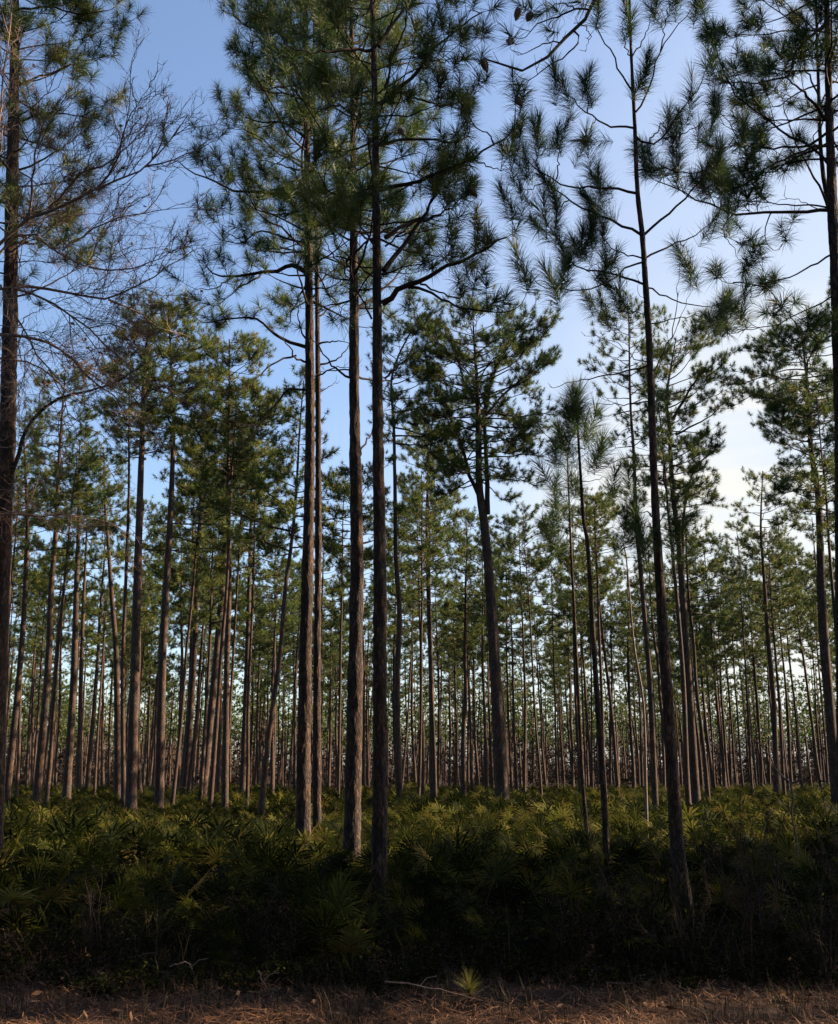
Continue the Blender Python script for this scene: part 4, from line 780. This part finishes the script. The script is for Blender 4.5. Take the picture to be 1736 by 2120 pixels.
def sticks():
    rng = np.random.default_rng(8)
    for q, lab in (([(800, 2030), (880, 2045), (960, 2062), (1000, 2075)], 'long thin fallen stick beside the pine seedling'), ([(355, 2005), (380, 1990), (397, 2003), (402, 2030)], 'small curved twig arching over the litter at the left'),
                   ([(535, 2010), (545, 2040), (560, 2052), (580, 2048)], 'bent twig sticking up left of centre'), ([(150, 1998), (230, 1988), (320, 1975)], 'thin straight fallen stick on the shaded verge at the left'), ([(1258, 2035), (1300, 2038), (1345, 2032)], 'short stick lying right of centre')):
        pts = []
        for x, y in q:
            d = 8.6; y0 = 2030; d = 1.55/math.tan(math.atan((max(q[0][1], q[-1][1])-CY)/FPX)-PITCH); p = P(x, y, d); p[2] = max(.015, p[2]); pts.append(p)
        pts = resample(pts, 10); pts += rng.normal(0, .006, pts.shape); base = pts[0].copy(); base[2] = 0; g = Geo(); tubes(g, pts, np.linspace(.008, .004, 10), 6, lump=.1)
        k = rng.integers(3, 8); pt = pts[k]; tubes(g, np.stack([pt, pt+[.05, .02, .05], pt+[.12, .03, .06]]), np.array([.005, .004, .003]), 4)
        tag(obj('fallen_stick', g.mesh('fallen_stick', M_OAK, True, base), None, base), lab, 'stick', 'fallen sticks on the verge')
sticks()
def shrub(seed, px, d, h, wdt, label, leafn=90, twigs=14, name='shrub'):
    rng = np.random.default_rng(seed); b = np.array([(px-CX)/FPX*d, d, 0.]); r = empty(name, b, label, 'shrub', 'twiggy shrubs at the front of the thicket'); g = Geo(); PP = []; RR = []; tips = []
    k = np.linspace(0, 1, 7)[None, :, None]; m = twigs; az = rng.uniform(0, 2*pi, m); l = h*rng.uniform(.5, 1.1, m); sp = wdt*rng.uniform(.2, 1, m)
    p = np.stack([np.cos(az)*sp, np.sin(az)*sp, l], 1)[:, None]*k+np.cumsum(rng.normal(0, .025, (m, 7, 3)), 1)*(k > 0); p[:, :, 2] -= (sp[:, None]*.3*k[..., 0]**2)
    tubes(g, p, np.full((m, 1), .006)*np.linspace(1, .4, 7)[None], 4)
    c = p
    for lev in range(2):
        n = len(c)*4; i = rng.integers(0, len(c), n); j = rng.integers(2, c.shape[1]-1, n); o = c[i, j]; dd = nrm(c[i, j+1]-o+rng.normal(0, .02+.04*lev, (n, 3))*2+[0, 0, .01]); dd = nrm(dd+rng.normal(0, .6, (n, 3))); ll = h*rng.uniform(.1, .3, n)/(1+lev)
        q = o[:, None]+dd[:, None]*ll[:, None, None]*np.linspace(0, 1, 5)[None, :, None]+np.cumsum(rng.normal(0, .008, (n, 5, 3)), 1); tubes(g, q, np.full((n, 1), .003-.001*lev)*np.linspace(1, .5, 5)[None], 3); c = q
    obj('stems', g.mesh('stems', M_TWIG, True), r)
    if leafn:
        g = Geo(); i = rng.integers(0, len(c), leafn); ctr = c[i, rng.integers(1, 5, leafn)]; u = nrm(rng.normal(size=(leafn, 3))+[0, 0, .5])*rng.uniform(.018, .032, leafn)[:, None]; v = nrm(np.cross(u, rng.normal(size=(leafn, 3))))*.010
        bb = np.arange(leafn)*4; g.add(np.stack([ctr, ctr+u-v, ctr+2*u, ctr+u+v], 1), f4=np.stack([bb, bb+1, bb+2, bb+3], 1), tint4=rng.random(leafn)*.9); obj('leaves', g.mesh('leaves', M_SHRUB), r)
shrub(1, 1300, 9.3, 1.25, .35, 'twiggy shrub with sparse yellow-green leaves right of centre', 150, 12)
shrub(2, 1390, 9.0, 1.0, .4, 'leafy low shrub at the foot of the young bottlebrush pine', 200, 14)
shrub(3, 1530, 9.6, 1.35, .55, 'bare brown tangled shrub on the right verge', 30, 20)
shrub(4, 1650, 8.8, 1.05, .45, 'green flecked shrub near the right edge', 190, 14)
shrub(5, 1150, 9.2, .8, .3, 'small dark shrub with two bright leaves right of centre', 40, 9)
shrub(6, 250, 9.4, .75, .4, 'low bare twiggy shrub in the left shade', 16, 12)
shrub(7, 560, 9.6, .7, .35, 'low bare twiggy shrub left of the nearest trunk', 12, 10)
shrub(8, 60, 9.2, .6, .35, 'low brown shrub at the left corner', 12, 12)
shrub(9, 1720, 10.5, 1.9, .6, 'taller bare shrub rising at the right edge', 60, 18)
def seedling():
    rng = np.random.default_rng(2); b = P(972, 2040, 8.1); b[2] = 0; r = empty('pine_seedling', b, 'grass-like pine seedling with a bright green tuft on the sunlit verge', 'seedling')
    g = Geo(); tubes(g, np.array([[0, 0, -.02], [.005, 0, .05], [0, 0, .1]]), np.array([.012, .010, .008]), 6); obj('stem', g.mesh('stem', M_TWIG, True), r)
    g = Geo(); needles(g, np.array([[0, 0, .11]]), np.array([[0, 0, 1.]]), 120, .22, .003, .05, (5, 80), rng=rng, tint=np.array([.75])); obj('needles', g.mesh('needles', M_NEEDLE_W), r)
    g = Geo(); needles(g, np.array([[0, 0, .06]]), np.array([[0, 0, 1.]]), 90, .26, .003, .03, (70, 110), rng=rng, tint=np.array([.7])); obj('dead_needles', g.mesh('dead_needles', M_STRAW), r)
seedling()
